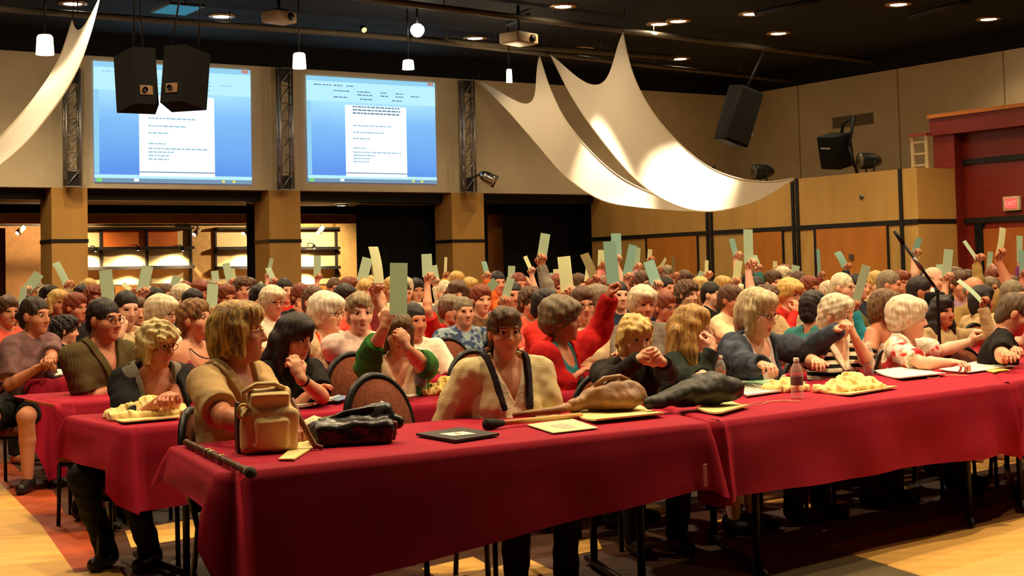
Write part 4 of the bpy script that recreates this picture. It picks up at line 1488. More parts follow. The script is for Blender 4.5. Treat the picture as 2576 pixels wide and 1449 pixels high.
def eye_mesh(rad=.0132):
    m = MB()
    n = 14
    prof = [(rad * math.sin(PI * i / 12), rad * math.cos(PI * i / 12)) for i in range(13)]
    prof[0] = (1e-5, rad); prof[-1] = (1e-5, -rad)
    R = Matrix.Rotation(-PI / 2, 3, 'X')
    m.lathe(prof, n, 0, (0, 0, 0), R)
    for i, f in enumerate(m.f):
        if i // n <= 2: m.m[i] = 1
    me = m.mesh('eye')
    me.materials.append(EYEW); me.materials.append(EYED)
    return me


EYE = eye_mesh()


def glasses_obj(k, parent, mt):
    m = MB(); h = lambda x, y, z: Vector(k.hp(x, y, z))
    for sg in (-1, 1):
        m.tube([h(sg * .034 + .023 * math.cos(a), .1 - .004 * abs(math.cos(a)), .006 + .017 * math.sin(a)) for a in [2 * PI * i / 16 for i in range(16)]], .0018, 6, 0, True)
        m.tube([h(sg * .057, .097, .012), h(sg * .072, .08, .012), h(sg * .08, .0, .008)], .0018, 6)
    m.tube([h(-.011, .1, .01), h(0, .106, .013), h(.011, .1, .01)], .0018, 6)
    return m.obj('glasses', mt, parent)


GLM = mat('glasses_frame', (60, 44, 34), .3, .3)
GLG = mat('glasses_gold', (214, 160, 60), .25, .9)
CACHE = {}


def person(label, p, hpos, phi, s=1.0, group=None, local=True):
    """p: pose and look; hpos: head centre in the place; phi: facing, degrees from the camera toward the right."""
    k = skeleton(p)
    d = k.p
    ang = math.radians(phi) + PI          # local +y turned to (sin phi, -cos phi)
    Rw = rz_(ang)
    off = Rw @ (k.HC * s)
    root = thing('person', label, 'person', (hpos[0] - off[0], hpos[1] - off[1], 0), ang, group)
    root.scale = (s, s, s)
    root['_x'] = 0; del root['_x']
    sk = skinm(d['skin']); hm = hairm(d['hcol'], d['hcol2'])
    obj('body', build_body(k), [sk, LIP, hm, EYED], root)
    for sg in (-1, 1):
        if d['vox'] < .0075:
            e = obj('eye', EYE, None, root)
            e.matrix_basis = Matrix.Translation(Vector(k.hp(sg * .033, .0775, .0105))) @ Matrix(k.Rh.tolist()).to_4x4() @ Matrix.Scale(d['hs'], 4)
    t = d['top']
    jk_ = d['jacket'] is not None
    F = top_field(k, .008 if jk_ else .012, 'none' if jk_ else d['sleeve'], d['vox'], d['neck'], seed=len(label), fold=.001 if jk_ else .0035, tank=d['neck'] == 'tank')
    obj('tank_top' if d['neck'] == 'tank' else 'shirt', nets(F, 'shirt'), cloth(*t), root)
    if d['jacket']:
        jc, jk, jc2, js, jo = d['jacket']
        F = top_field(k, .024, js, d['vox'], 'none', seed=len(label) + 3, fold=.005, openw=jo)
        obj('jacket', nets(F, 'jacket'), cloth(jc, jk, jc2), root)
    if d['legs']:
        F = bottom_field(k, .006, max(d['vox'], .009), d['shorts'])
        obj('shorts' if d['shorts'] else 'trousers', nets(F, 'trousers'), cloth(d['bottom'], 'plain'), root)
        for sg, lg_ in zip((-1, 1), leg_prims(k)):
            sh_ = obj('shoe', shoe_mesh(sg), mat('shoe_%02x%02x%02x' % d['shoe'], d['shoe'], .4), root)
            A0 = Vector((sg * .125, .43, .085)); sh_.matrix_basis = Matrix.Translation(Vector(lg_[3])) @ Matrix.Rotation(d['legyaw'], 4, 'Z') @ Matrix.Translation(-A0)
    if d['hair']:
        obj('hair', nets(hair_field(k, d['hair'], min(d['vox'], .006), len(label)), 'hair'), hm, root)
    if d['glasses']: glasses_obj(k, root, GLG if d['glasses'] == 'gold' else GLM)
    root_k[root.name] = (k, ang, s)
    return root, k


root_k = {}


def w2l(p, hpos_root, ang, s, z0=0):
    v = np.array(p, float) - np.array((hpos_root[0], hpos_root[1], z0))
    return (rz_(-ang) @ v) / s


def place(label, p, px, py, d, phi, s=None, hands=None, group=None):
    """build a person whose head sits at pixel (px,py) at depth d; hands: world wrist targets"""
    H = np.array(P(px, py, d))
    k = skeleton(p)
    if s is None: s = min(1.16, max(.88, H[2] / k.HC[2]))
    for it in range(2):
        k = skeleton(p)
        ang = math.radians(phi) + PI
        off = rz_(ang) @ (k.HC * s)
        rootxy = H - off
        q = dict(p)
        for sd, wpos in (hands or {}).items():
            q[sd] = tuple(w2l(wpos, rootxy, ang, s))
        p = q
    return person(label, p, H, phi, s, group)
# ------------------------------------------------------------------ tables under red cloths
TZ = .76
red = bpy.data.materials.new('tablecloth_red'); red.use_nodes = True
_b = red.node_tree.nodes['Principled BSDF']; _b.inputs['Roughness'].default_value = .8; _b.inputs['Specular IOR Level'].default_value = .15
noisy(red.node_tree, _b, lin((154, 17, 43)), .10, 5, .25, 900, None, None, .001)
tabletop = mat('table_top', (206, 164, 96), .5)
hemm = mat('cloth_hem', (214, 120, 110), .8)


def perimeter(q, r=.05, step=.06):
    """rounded perimeter of a four-corner top: list of (point, outward, corner weight, side index, along)"""
    out = []
    n = 4
    for i in range(n):
        a, b = q[i], q[(i + 1) % n]
        c = q[(i + 2) % n]
        e = (b - a); L = e.length; e = e / L
        nrm = Vector((e.y, -e.x, 0))
        m = max(4, int(L / step))
        for j in range(m):
            f = j / m
            out.append((a + (b - a) * (r / L + f * (1 - 2 * r / L)), nrm, 0.0, i, f))
        e2 = (c - b).normalized(); n2 = Vector((e2.y, -e2.x, 0))
        for j in range(5):
            f = j / 4.0
            nn = (nrm * (1 - f) + n2 * f).normalized()
            cc = b - e * r + e2 * r
            rad = (b - cc).length * (.72 + .0)
            out.append((cc + nn * r * 1.05, nn, math.sin(PI * (j + .5) / 5), i + .5, f))
    return out


def table(label, q, drops, seed, group=None, clabel=None, flare=.06, legs=True, wave=.02, inset=.94):
    """q: front-left, front-right, rear-right, rear-left tops in the place; drops: (front-left, front-right, right, rear, left) hang lengths"""
    rnd = random.Random(seed)
    cen = (q[0] + q[1] + q[2] + q[3]) / 4
    base_ = Vector((cen.x, cen.y, 0))
    Q = [Vector((p.x - cen.x, p.y - cen.y, 0)) for p in q]
    e = (Q[1] - Q[0]).normalized()
    ang = math.atan2(e.y, e.x)
    Rl = Matrix.Rotation(-ang, 3, 'Z')
    Q = [Rl @ p for p in Q]
    t = thing('folding_table', label, 'table', base_, ang, group or 'rows of folding tables')
    # table: inset top and metal legs
    ins = [p * inset for p in Q]
    m = MB(); m.prism([(p.x, p.y) for p in ins], TZ - .04, TZ - .012); m.obj('tabletop', tabletop, t)
    if legs:
        for fx in (.12, .88):
            for fy in (.14, .86):
                p = ins[0].lerp(ins[1], fx).lerp(ins[3].lerp(ins[2], fx), fy)
                m = MB(); m.tube([(p.x, p.y, TZ - .04), (p.x, p.y, .0)], .018, 8); m.obj('leg', darkmet, t)
            a = ins[0].lerp(ins[1], fx).lerp(ins[3].lerp(ins[2], fx), .02); b = ins[0].lerp(ins[1], fx).lerp(ins[3].lerp(ins[2], fx), .98)
            m = MB(); m.tube([(a.x, a.y, .03), (b.x, b.y, .03)], .018, 8); m.obj('foot_bar', darkmet, t)
            m = MB(); m.tube([(a.x * .98, a.y * .8, .42), (b.x * .98, b.y * .8, .42)], .012, 8); m.obj('cross_brace', darkmet, t)
    # the cloth
    c = thing('tablecloth', clabel or ('red cloth over the ' + label), 'tablecloth', base_, ang, 'red tablecloths')
    per = perimeter(Q)
    N = len(per)
    ph = [rnd.uniform(0, 6.28) for _ in range(4)]
    arc = 0.0; arcs = []
    for i in range(N):
        arcs.append(arc); arc += (per[(i + 1) % N][0] - per[i][0]).length
    LV = 14
    vs = []

    def drop(side, f):
        fl, fr, rr, re, le = drops
        if side == 0: return fl + (fr - fl) * f
        if side == .5: return fr + (rr - fr) * f
        if side == 1: return rr
        if side == 1.5: return rr + (re - rr) * f
        if side == 2: return re
        if side == 2.5: return re + (le - re) * f
        if side == 3: return le
        return le + (fl - le) * f
    for i, (p, nn, cw, side, f) in enumerate(per):
        vs.append(Vector((p.x - nn.x * .02, p.y - nn.y * .02, TZ)))
    for l in range(LV):
        h = l / (LV - 1)
        for i, (p, nn, cw, side, f) in enumerate(per):
            s = arcs[i]
            D = drop(side, f) + (.05 if flare > 0 else 0) * cw
            w = wave * h ** 1.2 * (math.sin(s * 7.3 + ph[0]) * .6 + math.sin(s * 13 + ph[1]) * .3 + .5 * math.sin(s * 3.1 + ph[2]))
            w += wave * .45 * h * math.sin(s * 5.2 + h * 5 + ph[1] * 2) + wave * .3 * h * math.sin(s * 8.5 - h * 4 + ph[3])
            out = .004 + .012 * min(1, h * 4) + .03 * h + w + cw * flare * h ** .8
            z = TZ - .004 - min(.012, D * .5) * min(1, h * 6) - max(0.0, D - .016) * h + .004 * math.sin(s * 5 + ph[3]) * h
            vs.append(Vector((p.x + nn.x * out, p.y + nn.y * out, z)))
    m = MB()
    fs = [tuple(range(N))]
    for l in range(LV):
        for i in range(N):
            fs.append(((l + 1) * N + i, (l + 1) * N + (i + 1) % N, l * N + (i + 1) % N, l * N + i))
    m._add(vs, fs, 0, True); m.sm[0] = False
    m.obj('cloth', red, c)
    return t, c


def up(p): return Vector((p.x, p.y, 0))


row1 = [up(Zp(558, 1190, TZ)), up(Zp(1780, 1062, TZ)), up(Zp(1596, 1010, TZ)), up(Zp(428, 1121, TZ))]
table('front row table carrying the tan handbag and the canes', row1, (.46, .27, .28, .09, .13), 1, None, 'red cloth on the front table with the tan handbag', .05, True, .008)
rowB = [up(Zp(1792, 1061, TZ)), up(Zp(2524, 965, TZ)), up(Zp(2478, 908, TZ)), up(Zp(1612, 1004, TZ))]
table('front row table carrying the water bottles and open book', rowB, (.33, .37, .36, .3, .3), 2, None, 'red cloth on the front table with the water bottles', .03, True, .022)
rowC = [up(Zp(2524, 964, TZ)), up(Zp(2530, 963, TZ)) + Vector((1.0, 1.15, 0)), up(Zp(2484, 906, TZ)) + Vector((1.0, 1.15, 0)), up(Zp(2484, 906, TZ))]
table('front row table cut by the right picture edge', rowC, (.40, .40, .3, .3, .3), 3, None, 'red cloth on the table cut by the right picture edge', .03, True, .03)

RU = Vector((.822, .569, 0)).normalized()
RV = Vector((-RU.y, RU.x, 0))
RB = Vector((.70, .714, 0)).normalized()
RBV = Vector((-RB.y, RB.x, 0))
rowFL = {2: up(Zp(310, 1077, TZ)), 3: up(Zp(165, 1013, TZ)), 4: up(Zp(96, 957, TZ))}
_st = (rowFL[4] - rowFL[2]) / 2
for r in range(5, 11): rowFL[r] = rowFL[4] + _st * (r - 4) * .98
DROP = {2: (.38, .32, .3, .10, .20), 3: (.20, .25, .25, .012, .012), 4: (.70, .40, .3, .3, .10)}
ORD = {2: 'second', 3: 'third', 4: 'fourth', 5: 'fifth', 6: 'sixth', 7: 'seventh', 8: 'eighth', 9: 'ninth'}
for r in range(2, 8):
    p = rowFL[r].copy()
    dpt = .86 if r < 4 else .8
    d = RU; n = RV
    nseg = 4 if r < 5 else 3
    L = 2.5 if r < 5 else 3.2
    for sgm in range(nseg):
        if sgm >= 2 or (r >= 5 and sgm >= 2): d, n = RB, RBV
        q = [p, p + d * (L - .02), p + d * (L - .02) + n * dpt, p + n * dpt]
        where = ['at its left end', 'second from its left end', 'third from its left end', 'at its right end'][sgm if nseg == 4 else (0, 1, 3)[sgm]]
        dr = DROP.get(r, (.34, .34, .3, .3, .3)) if sgm == 0 else (.34, .34, .3, .3, .3)
        table('%s row table %s' % (ORD[r], where), q, dr, r * 10 + sgm, None, 'red cloth on the %s row table %s' % (ORD[r], where), (0.0 if r == 3 else .05) if sgm == 0 else .03, r < 4, .014 if sgm == 0 else .02, .985 if r == 3 else .94)
        p = p + d * L

# pale hem tag of the front cloth
p = Zp(1772, 1195, 0)
b_ = P(1774, 1196, row1[1].y - .10)
o = thing('hem_label', 'pale strip sewn on the cloth edge between the two front tables', 'label', b_, math.atan2(RU.y, RU.x), None)
m = MB(); m.box((0, 0, 0), (.018, .008, .095)); m.obj('strip', hemm, o)

# ------------------------------------------------------------------ chairs
chair_blk = mat('chair_frame', (20, 18, 18), .4, .3)
chair_fab = mat('chair_fabric', (104, 52, 30), .9, 0, .35, 70, .3, 300, .2)
CH = {}


def chair_meshes():
    w, hb = .215, .93
    # arched backrest, tilted back; local +y faces forward, back at -y
    def arch(sc, n=20):
        pts = []
        for i in range(n + 1):
            a = PI * i / n
            pts.append((w * sc * math.cos(a), (hb - .235) + .235 * (sc if sc < 1 else 1) * math.sin(a)))
        pts = [(w * sc, .50)] + pts + [(-w * sc, .50)]
        return pts
    tilt = lambda x, z, o=0: Vector((x, -.205 - (z - .45) * .20 + o, z))
    m = MB(); m.tube([tilt(x, z) for x, z in arch(1.0)] , .019, 8, 0, False); m.tube([tilt(w, .50), tilt(-w, .50)], .016, 8); CH['back_frame'] = (m.mesh('back_frame'), chair_blk)
    a = arch(.94)
    m = MB(); vs = [tilt(x, z, .02) for x, z in a] + [tilt(x, z, -.02) for x, z in a]
    cf, cb = tilt(0, .70, .045), tilt(0, .70, -.04)
    n = len(a); vs += [cf, cb]
    fs = []
    for i in range(n):
        j = (i + 1) % n
        fs += [(i, j, 2 * n), (n + j, n + i, 2 * n + 1), (i, n + i, n + j, j)]
    m._add(vs, fs, 0, True); CH['back_cushion'] = (m.mesh('back_cushion'), chair_fab)
    m = MB(); m.box((0, .02, .43), (.43, .44, .07), bev=.03); CH['seat'] = (m.mesh('seat'), chair_fab)
    m = MB(); m.tube([(-.2, -.19, .385), (.2, -.19, .385), (.2, .22, .385), (-.2, .22, .385)], .014, 6, 0, True); CH['seat_frame'] = (m.mesh('seat_frame'), chair_blk)
    legs = []
    for sx in (-1, 1):
        m = MB(); m.tube([(sx * .2, .22, .385), (sx * .205, .235, 0)], .013, 8); legs.append(m.mesh('leg'))
        m = MB(); m.tube([tilt(sx * w, .52), Vector((sx * .205, -.2, .42)), Vector((sx * .205, -.25, 0))], .014, 8); legs.append(m.mesh('leg'))
    for me in legs: me.materials.append(chair_blk)
    CH['legs'] = legs
    for kx, v in CH.items():
        if kx != 'legs': v[0].materials.append(v[1])


chair_meshes()


def chair(label, x, y, ang, group='round backed banquet chairs', s=1.0):
    o = thing('banquet_chair', label, 'chair', (x, y, 0), ang, group)
    o.scale = (s, s, s)
    for kx in ('seat', 'back_cushion', 'back_frame', 'seat_frame'): obj(kx, CH[kx][0], None, o)
    for me in CH['legs']: obj('leg', me, None, o)
    return o


def chair_px(label, px, ptop, d, phi, s=1.0):
    """an empty chair whose back top shows at (px, ptop)"""
    p = P(px, ptop, d)
    ang = math.radians(phi) + PI
    bk = rz_(ang) @ np.array((0, -.30 * s, 0))
    s = p.z / .945
    return chair(label, p.x - bk[0], p.y - bk[1], ang, 'round backed banquet chairs', s)


chair_px('empty brown chair behind the black purse, nearest to us', 938, 938, 7.2, 50)
chair_px('empty brown chair right of the green cardigan, dark bag on it', 1186, 879, 9.2, 42)
chair_px('empty brown chair second behind the white sweater', 1122, 848, 11.2, 42)
chair_px('empty brown chair third behind the white sweater, before the red shirt', 1154, 818, 12.6, 42)
chair_px('empty brown chair fourth row back beside the blue patterned shirt', 1168, 786, 15.0, 42)
chair_px('empty brown chair left of the blue patterned shirt', 1203, 795, 14.2, 42)
chair_px('empty brown chair behind the left shoulder of the green cardigan', 908, 853, 11.0, 42)
chair_px('empty brown chair at the left side of the green cardigan', 885, 885, 9.0, 42)
chair_px('empty brown chair behind the striped shirt and the floral blouse', 2222, 878, 9.6, 42)

# ------------------------------------------------------------------ things on the tables
paperw = mat('paper_white', (238, 230, 210), .7, 0, .03)
papercream = mat('paper_cream', (236, 214, 150), .7, 0, .05)
papery = mat('paper_yellow', (236, 214, 110), .7, 0, .05)
papergreen = mat('paper_green', (150, 190, 150), .7, 0, .05)
canvas = mat('canvas_cream', (232, 208, 140), .85, 0, .10, 12, .4, 40, .2, None, .01)
inkm = mat('print_grey', (176, 168, 152), .7)
blk = mat('leather_black', (24, 20, 18), .35, 0, .2, 30, .3, 60, .5)


def flat(name, label, cat, pix, mt, z=TZ + .004, th=.004, group=None, lines=0, curl=0.0, parts=None):
    """a flat thing lying on a table, from its corner pixels"""
    W = [Zp(x, y, z) for x, y in pix]
    c = sum(W, Vector()) / len(W)
    o = thing(name, label, cat, (c.x, c.y, TZ), 0, group)
    m = MB(); a, b, cc, d = [Vector((w.x - c.x, w.y - c.y, 0)) for w in W]
    area = (b - a).cross(d - a).z
    if area < 0: b, d = d, b

    def surf(u, v, zz):
        p = a.lerp(b, u).lerp(d.lerp(cc, u), v)
        return Vector((p.x, p.y, z - TZ + zz + curl * (abs(2 * u - 1) ** 2.0 - .2 if curl < 0 else (2 * u - 1) ** 2)))
    nU, nV = 8, 4
    m.grid(lambda u, v: surf(u, v, th), nU, nV)
    m.grid(lambda u, v: surf(1 - u, v, 0), nU, nV)
    for (u0, v0, u1, v1) in ((0, 0, 1, 0), (1, 0, 1, 1), (1, 1, 0, 1), (0, 1, 0, 0)):
        m.grid(lambda u, v: surf(u0 + (u1 - u0) * u, v0 + (v1 - v0) * u, th * v), nU, 1)
    m.obj('sheet', mt, o)
    if lines:
        m = MB()
        for i in range(lines):
            v0 = .12 + .76 * i / lines; v1 = v0 + .16 / lines
            m.grid(lambda u, v: surf(.1 + .8 * u, v0 + (v1 - v0) * v, th + .0012), 6, 1)
        m.obj('print', inkm, o)
    return o, surf


def sdf_thing(name, label, cat, org, ang, build, vox, mt, part, group=None):
    o = thing(name, label, cat, org, ang, group)
    F = build()
    ob = obj(part, nets(F, part), mt, o)
    return o


def orgz(px, py, z=TZ):
    w = Zp(px, py, z); return Vector((w.x, w.y, TZ))


# tan handbag
hb = orgz(676, 1137)


def f_():
    F = Fld((-.16, -.12, -.02), (.16, .12, .32), .005)
    F.put(rbox_((0, 0, .085), (.082, .040, .055), None, .03), .02); F.put(rbox_((0, 0, .16), (.062, .026, .06), rx(-.06), .022), .04)
    F.put(rbox_((0, -.062, .075), (.05, .010, .04), None, .018), .012)
    F.put(rbox_((0, -.028, .205), (.066, .02, .022), rx(.35), .012), .01)
    F.add(waves(3, .09, .004)); F.clip(lambda X, Y, Z: .001 - Z)
    return F


tanl = mat('leather_tan', (224, 194, 134), .6, 0, .10, 14, .25, 40, .25, None, .006)
ho = sdf_thing('handbag', 'tan leather handbag standing on the left end of the front table', 'bag', hb, .35, f_, .005, tanl, 'bag_body')
m = MB(); m.tube([(-.095, -.02, .19), (-.10, -.025, .235), (-.05, -.03, .262), (.02, -.03, .262), (.06, -.03, .24)], .011, 8); m.obj('handle', tanl, ho)
m = MB(); m.tube([(-.105 + .022 * math.cos(a), -.06, .165 + .026 * math.sin(a)) for a in [2 * PI * i / 18 for i in range(18)]], .006, 8, 0, True); m.tube([(-.075, -.06, .135), (-.05, -.066, .13)], .006, 6); m.obj('ring', mat('brass_pale', (214, 184, 110), .3, .6), ho)
m = MB(); m.tube([(.09, 0, .20), (.12, -.02, .12), (.17, -.04, .02), (.2, -.05, .008)], [.012, .012, .011, .010], 8); m.obj('strap', mat('leather_brown', (120, 74, 44), .5), ho)
m = MB(); m.box((-.113, .03, .10), (.012, .08, .19), bev=.005); m.obj('side_panel', mat('leather_dark', (60, 40, 30), .5), ho)
# cream tote lying under the handbag and purse
flat('canvas_tote', 'flat cream tote lying under the tan handbag and purse', 'bag', [(700, 1158), (740, 1158), (812, 1112), (760, 1108)], canvas, TZ + .004, .006)
# black purse
pb_ = orgz(896, 1117)


def f_():
    F = Fld((-.24, -.13, -.02), (.24, .15, .20), .005)
    F.put(rbox_((-.02, 0, .045), (.135, .050, .022), None, .03), .02); F.put(cone((-.10, .02, .07), (.11, .02, .12), .03, .045), .03)
    F.put(cone((.11, .02, .12), (.175, .0, .085), .028, .026), .02)
    F.add(waves(8, .09, .004)); F.add(waves(4, .035, .0012)); F.clip(lambda X, Y, Z: .001 - Z)
    return F


po = sdf_thing('purse', 'black leather purse lying on the front table behind newspapers', 'bag', pb_, .30, f_, .005, blk, 'purse_body')
m = MB(); m.box((.145, -.012, .05), (.02, .09, .075), Matrix.Rotation(.15, 3, 'Y'), bev=.008); m.obj('end_panel', mat('leather_maroon', (110, 42, 36), .4), po)
m = MB(); m.box((.158, -.03, .075), (.01, .02, .006)); m.box((.158, -.02, .035), (.01, .02, .006)); m.obj('stud', mat('brass_pale', (214, 184, 110), .3, .6), po)
m = MB(); m.tube([(-.13, .03, .085), (-.05, .0, .125), (.05, -.01, .14), (.13, .0, .14)], .01, 8); m.obj('strap', blk, po)
flat('newspaper', 'folded newspaper pages between tan handbag and black purse', 'paper', [(728, 1100), (800, 1092), (880, 1056), (790, 1068)], mat('newsprint', (214, 190, 150), .8), TZ + .03, .02, None, 7, .02)
flat('green_folder', 'dark green folder leaning under the black purse', 'folder', [(800, 1062), (868, 1066), (968, 1040), (900, 1040)], mat('folder_green', (70, 78, 40), .6), TZ + .06, .006, None, 0, .01)
# carved dark stick
a, b = Zp(468, 1112, TZ + .02), Zp(624, 1186, TZ + .02)
o = thing('carved_stick', 'dark carved walking stick lying along the left table edge', 'cane', (a.x, a.y, TZ + .02))
m = MB(); n = 26
m.tube([(b - a) * (i / n) for i in range(n + 1)], [.0135 + .0025 * math.sin(i * 2.1) for i in range(n + 1)], 8); m.obj('shaft', mat('stick_wood', (74, 42, 26), .45, 0, .3, 30), o)
dr = (b - a).normalized()
m = MB(); m.tube([b - a - dr * .01, b - a + dr * .045], [.017, .02], 10); m.obj('rubber_tip', mat('rubber_grey', (92, 84, 70), .8), o)
m = MB()
for f in (.4, .46, .62): m.lathe([(.016, -.005), (.018, 0), (.016, .005)], 10, 0, (b - a) * f, dr.to_track_quat('Z', 'Y').to_matrix())
m.obj('band', mat('brass_pale', (214, 184, 110), .3, .6), o)
# black folder with oval label
_, sf = flat('black_folder', 'black diamond-turned folder with a white card, front table middle', 'folder', [(1047, 1096), (1146, 1113), (1256, 1096), (1160, 1080)], mat('folder_black', (44, 40, 34), .6), TZ + .006, .01)
m = MB(); m.grid(lambda u, v: sf(.34 + .34 * u + .1 * v, .22 + .45 * v, .0115), 4, 4); m.obj('card', paperw, _)
m = MB(); m.grid(lambda u, v: sf(.48 + .16 * u, .42 + .05 * v, .013), 3, 1); m.obj('crest', mat('crest_gold', (190, 150, 80), .5), _)
# wooden cane with rubber tip
a, b = Zp(1232, 1066, TZ + .026), Zp(1462, 1043, TZ + .022)
o = thing('wooden_cane', 'pale wooden cane with a thick black rubber tip', 'cane', (a.x, a.y, TZ + .024))
dv = (b - a); dr = dv.normalized()
m = MB(); m.tube([dr * .02, dv], .0115, 10); m.obj('shaft', mat('cane_wood', (206, 156, 90), .45, 0, .1, 20), o)
m = MB(); m.tube([dr * -.025, dr * -.018, dr * .03, dr * .05, dr * .075], [.022, .025, .022, .017, .014], 12); m.obj('rubber_tip', mat('rubber_black', (28, 24, 22), .8), o)
# green pamphlet
_, sf = flat('pamphlet', 'pale green pamphlet below the wooden cane', 'paper', [(1326, 1070), (1392, 1091), (1505, 1078), (1438, 1055)], mat('paper_palegreen', (206, 216, 160), .7), TZ + .005, .004)
m = MB(); m.grid(lambda u, v: sf(.35 + .25 * u, .3 + .35 * v, .0052), 2, 2); m.grid(lambda u, v: sf(.66 + .12 * u, .35 + .3 * v, .0052), 2, 2); m.obj('print', inkm, _)
flat('notepad', 'yellow writing pad before the white sweater', 'paper', [(1308, 1044), (1400, 1042), (1440, 1020), (1350, 1022)], papery, TZ + .01, .012)
flat('canvas_tote', 'cream tote lying under the brown shoulder bag', 'bag', [(1434, 1046), (1500, 1066), (1672, 1048), (1600, 1022)], canvas, TZ + .006, .008, None, 0, .012)
# brown shoulder bag
bb = orgz(1530, 1043)


def f_():
    F = Fld((-.26, -.14, -.02), (.26, .16, .24), .005)
    F.put(ell((.05, 0, .07), (.155, .085, .075)), .02); F.put(cone((-.05, .02, .06), (-.20, .0, .03), .055, .025), .04)
    F.put(ell((.06, -.05, .06), (.12, .05, .05)), .02)
    F.add(waves(12, .10, .005)); F.add(waves(14, .04, .001)); F.clip(lambda X, Y, Z: .001 - Z)
    return F


brn = mat('leather_worn', (138, 96, 54), .45, 0, .25, 12, .4, 40, .45, None, .008)
bo = sdf_thing('shoulder_bag', 'worn brown slouchy shoulder bag on the front table', 'bag', bb + Vector((0, 0, .018)), .5, f_, .005, brn, 'bag_body')
m = MB(); m.tube([(-.07, .0, .115), (-.03, -.02, .150), (.05, -.03, .158), (.11, -.02, .135)], [.014, .013, .012, .010], 8); m.obj('handle', brn, bo)
m = MB(); m.tube([(-.18, 0, .035), (-.30, -.02, .022), (-.42, .01, .015), (-.50, .0, .012)], [.022, .018, .014, .012], 8); m.obj('strap', brn, bo)
# black jacket heap
jb = orgz(1752, 1033)


def f_():
    F = Fld((-.36, -.16, -.02), (.36, .16, .24), .006)
    F.put(cone((-.27, 0, .03), (-.05, .0, .055), .03, .055), .03); F.put(ell((.10, .0, .07), (.18, .085, .07)), .04); F.put(cone((.02, .02, .12), (.16, .02, .13), .022, .02), .02)
    F.add(waves(21, .13, .008)); F.add(waves(23, .05, .002)); F.clip(lambda X, Y, Z: .001 - Z)
    return F


sdf_thing('folded_jacket', 'black quilted jacket heaped between two front tables', 'clothing', jb + Vector((0, 0, .02)), .55, f_, .006, mat('jacket_black', (34, 30, 24), .5, 0, .2, 20, .4, 40, .3), 'cloth_heap')
flat('canvas_tote', 'cream tote under the heaped black jacket', 'bag', [(1752, 1034), (1815, 1046), (1886, 1026), (1830, 1012)], canvas, TZ + .006, .008, None, 0, .01)
flat('paper_sheet', 'white sheet behind the heaped black jacket', 'paper', [(1612, 1012), (1660, 1016), (1716, 1002), (1664, 998)], paperw, TZ + .005, .004, None, 3)
# magazines and papers by the bottles
flat('magazine', 'thick white magazine with green edge before the denim jacket', 'paper', [(1828, 968), (1880, 1000), (1992, 984), (1940, 956)], paperw, TZ + .004, .008, None, 8, .006)
flat('magazine', 'white magazine corner beside the two water bottles', 'paper', [(1872, 964), (1990, 972), (2030, 962), (1890, 954)], papergreen, TZ + .014, .004)


def tote_heap(label, px, py, ang, seed, size=1.0, mt=None, name='crumpled_tote', lift=0.0):
    def f_():
        F = Fld((-.24 * size, -.15 * size, -.02), (.24 * size, .15 * size, .16 * size), .006)
        F.put(rbox_((0, 0, .015), (.17 * size, .10 * size, .008), None, .015), .02)
        F.put(cone((-.10 * size, .03, .03), (.06 * size, .03, .06 * size), .035 * size, .04 * size), .03); F.put(ell((.06 * size, -.01, .035), (.09 * size, .07 * size, .05 * size)), .03)
        F.add(waves(seed, .07, .008)); F.add(waves(seed + 1, .03, .004)); F.clip(lambda X, Y, Z: .001 - Z)
        return F
    o = sdf_thing(name, label, 'bag', orgz(px, py) + Vector((0, 0, lift)), ang, f_, .006, mt or canvas, 'bag_body', 'cream canvas totes')
    m = MB(); m.tube([(.02 + .05 * size * math.cos(a), .02 + .03 * math.sin(a), .075 * size + .02 * math.sin(a)) for a in [PI * i / 10 * 1.7 for i in range(11)]], .008, 6); m.obj('strap', mt or canvas, o)
    return o


tote_heap('crumpled cream tote around the tall water bottle', 1978, 985, .5, 31, .62)
tote_heap('crumpled cream tote before the striped shirt', 2140, 985, .6, 33, 1.0)
flat('canvas_tote', 'flat cream tote spread below the striped shirt', 'bag', [(2050, 985), (2140, 998), (2258, 978), (2170, 966)], canvas, TZ + .004, .008, None, 0, .008)
flat('open_book', 'open white booklet between striped shirt and floral blouse', 'book', [(2200, 940), (2272, 958), (2380, 946), (2310, 926)], paperw, TZ + .004, .007, None, 0, .014)
flat('paper_pad', 'white papers under the hand of the floral blouse', 'paper', [(2362, 932), (2440, 940), (2556, 924), (2470, 910)], paperw, TZ + .004, .005, None, 0, .006)
flat('yellow_pad', 'yellow pad edge beneath the papers at right', 'paper', [(2460, 930), (2500, 938), (2540, 932), (2500, 924)], papery, TZ + .004, .006)
for px, py, lab, seed in ((1938, 1015, 'thin white cord beside the tall water bottle', 5), (2372, 949, 'thin pale cord beside the open white booklet', 9)):
    c = orgz(px, py)
    o = thing('thin_cord', lab, 'cord', c + Vector((0, 0, .004)), .5)
    rr = random.Random(seed)
    pts = [Vector((.13 * math.cos(a * 1.0) * (1 + .2 * math.sin(a * 2.3)), .055 * math.sin(a * 1.7), .001)) for a in [i * .28 for i in range(26)]]
    m = MB(); m.tube(pts, .0022, 5); m.obj('cord', mat('cord_pink', (226, 150, 120), .6), o)

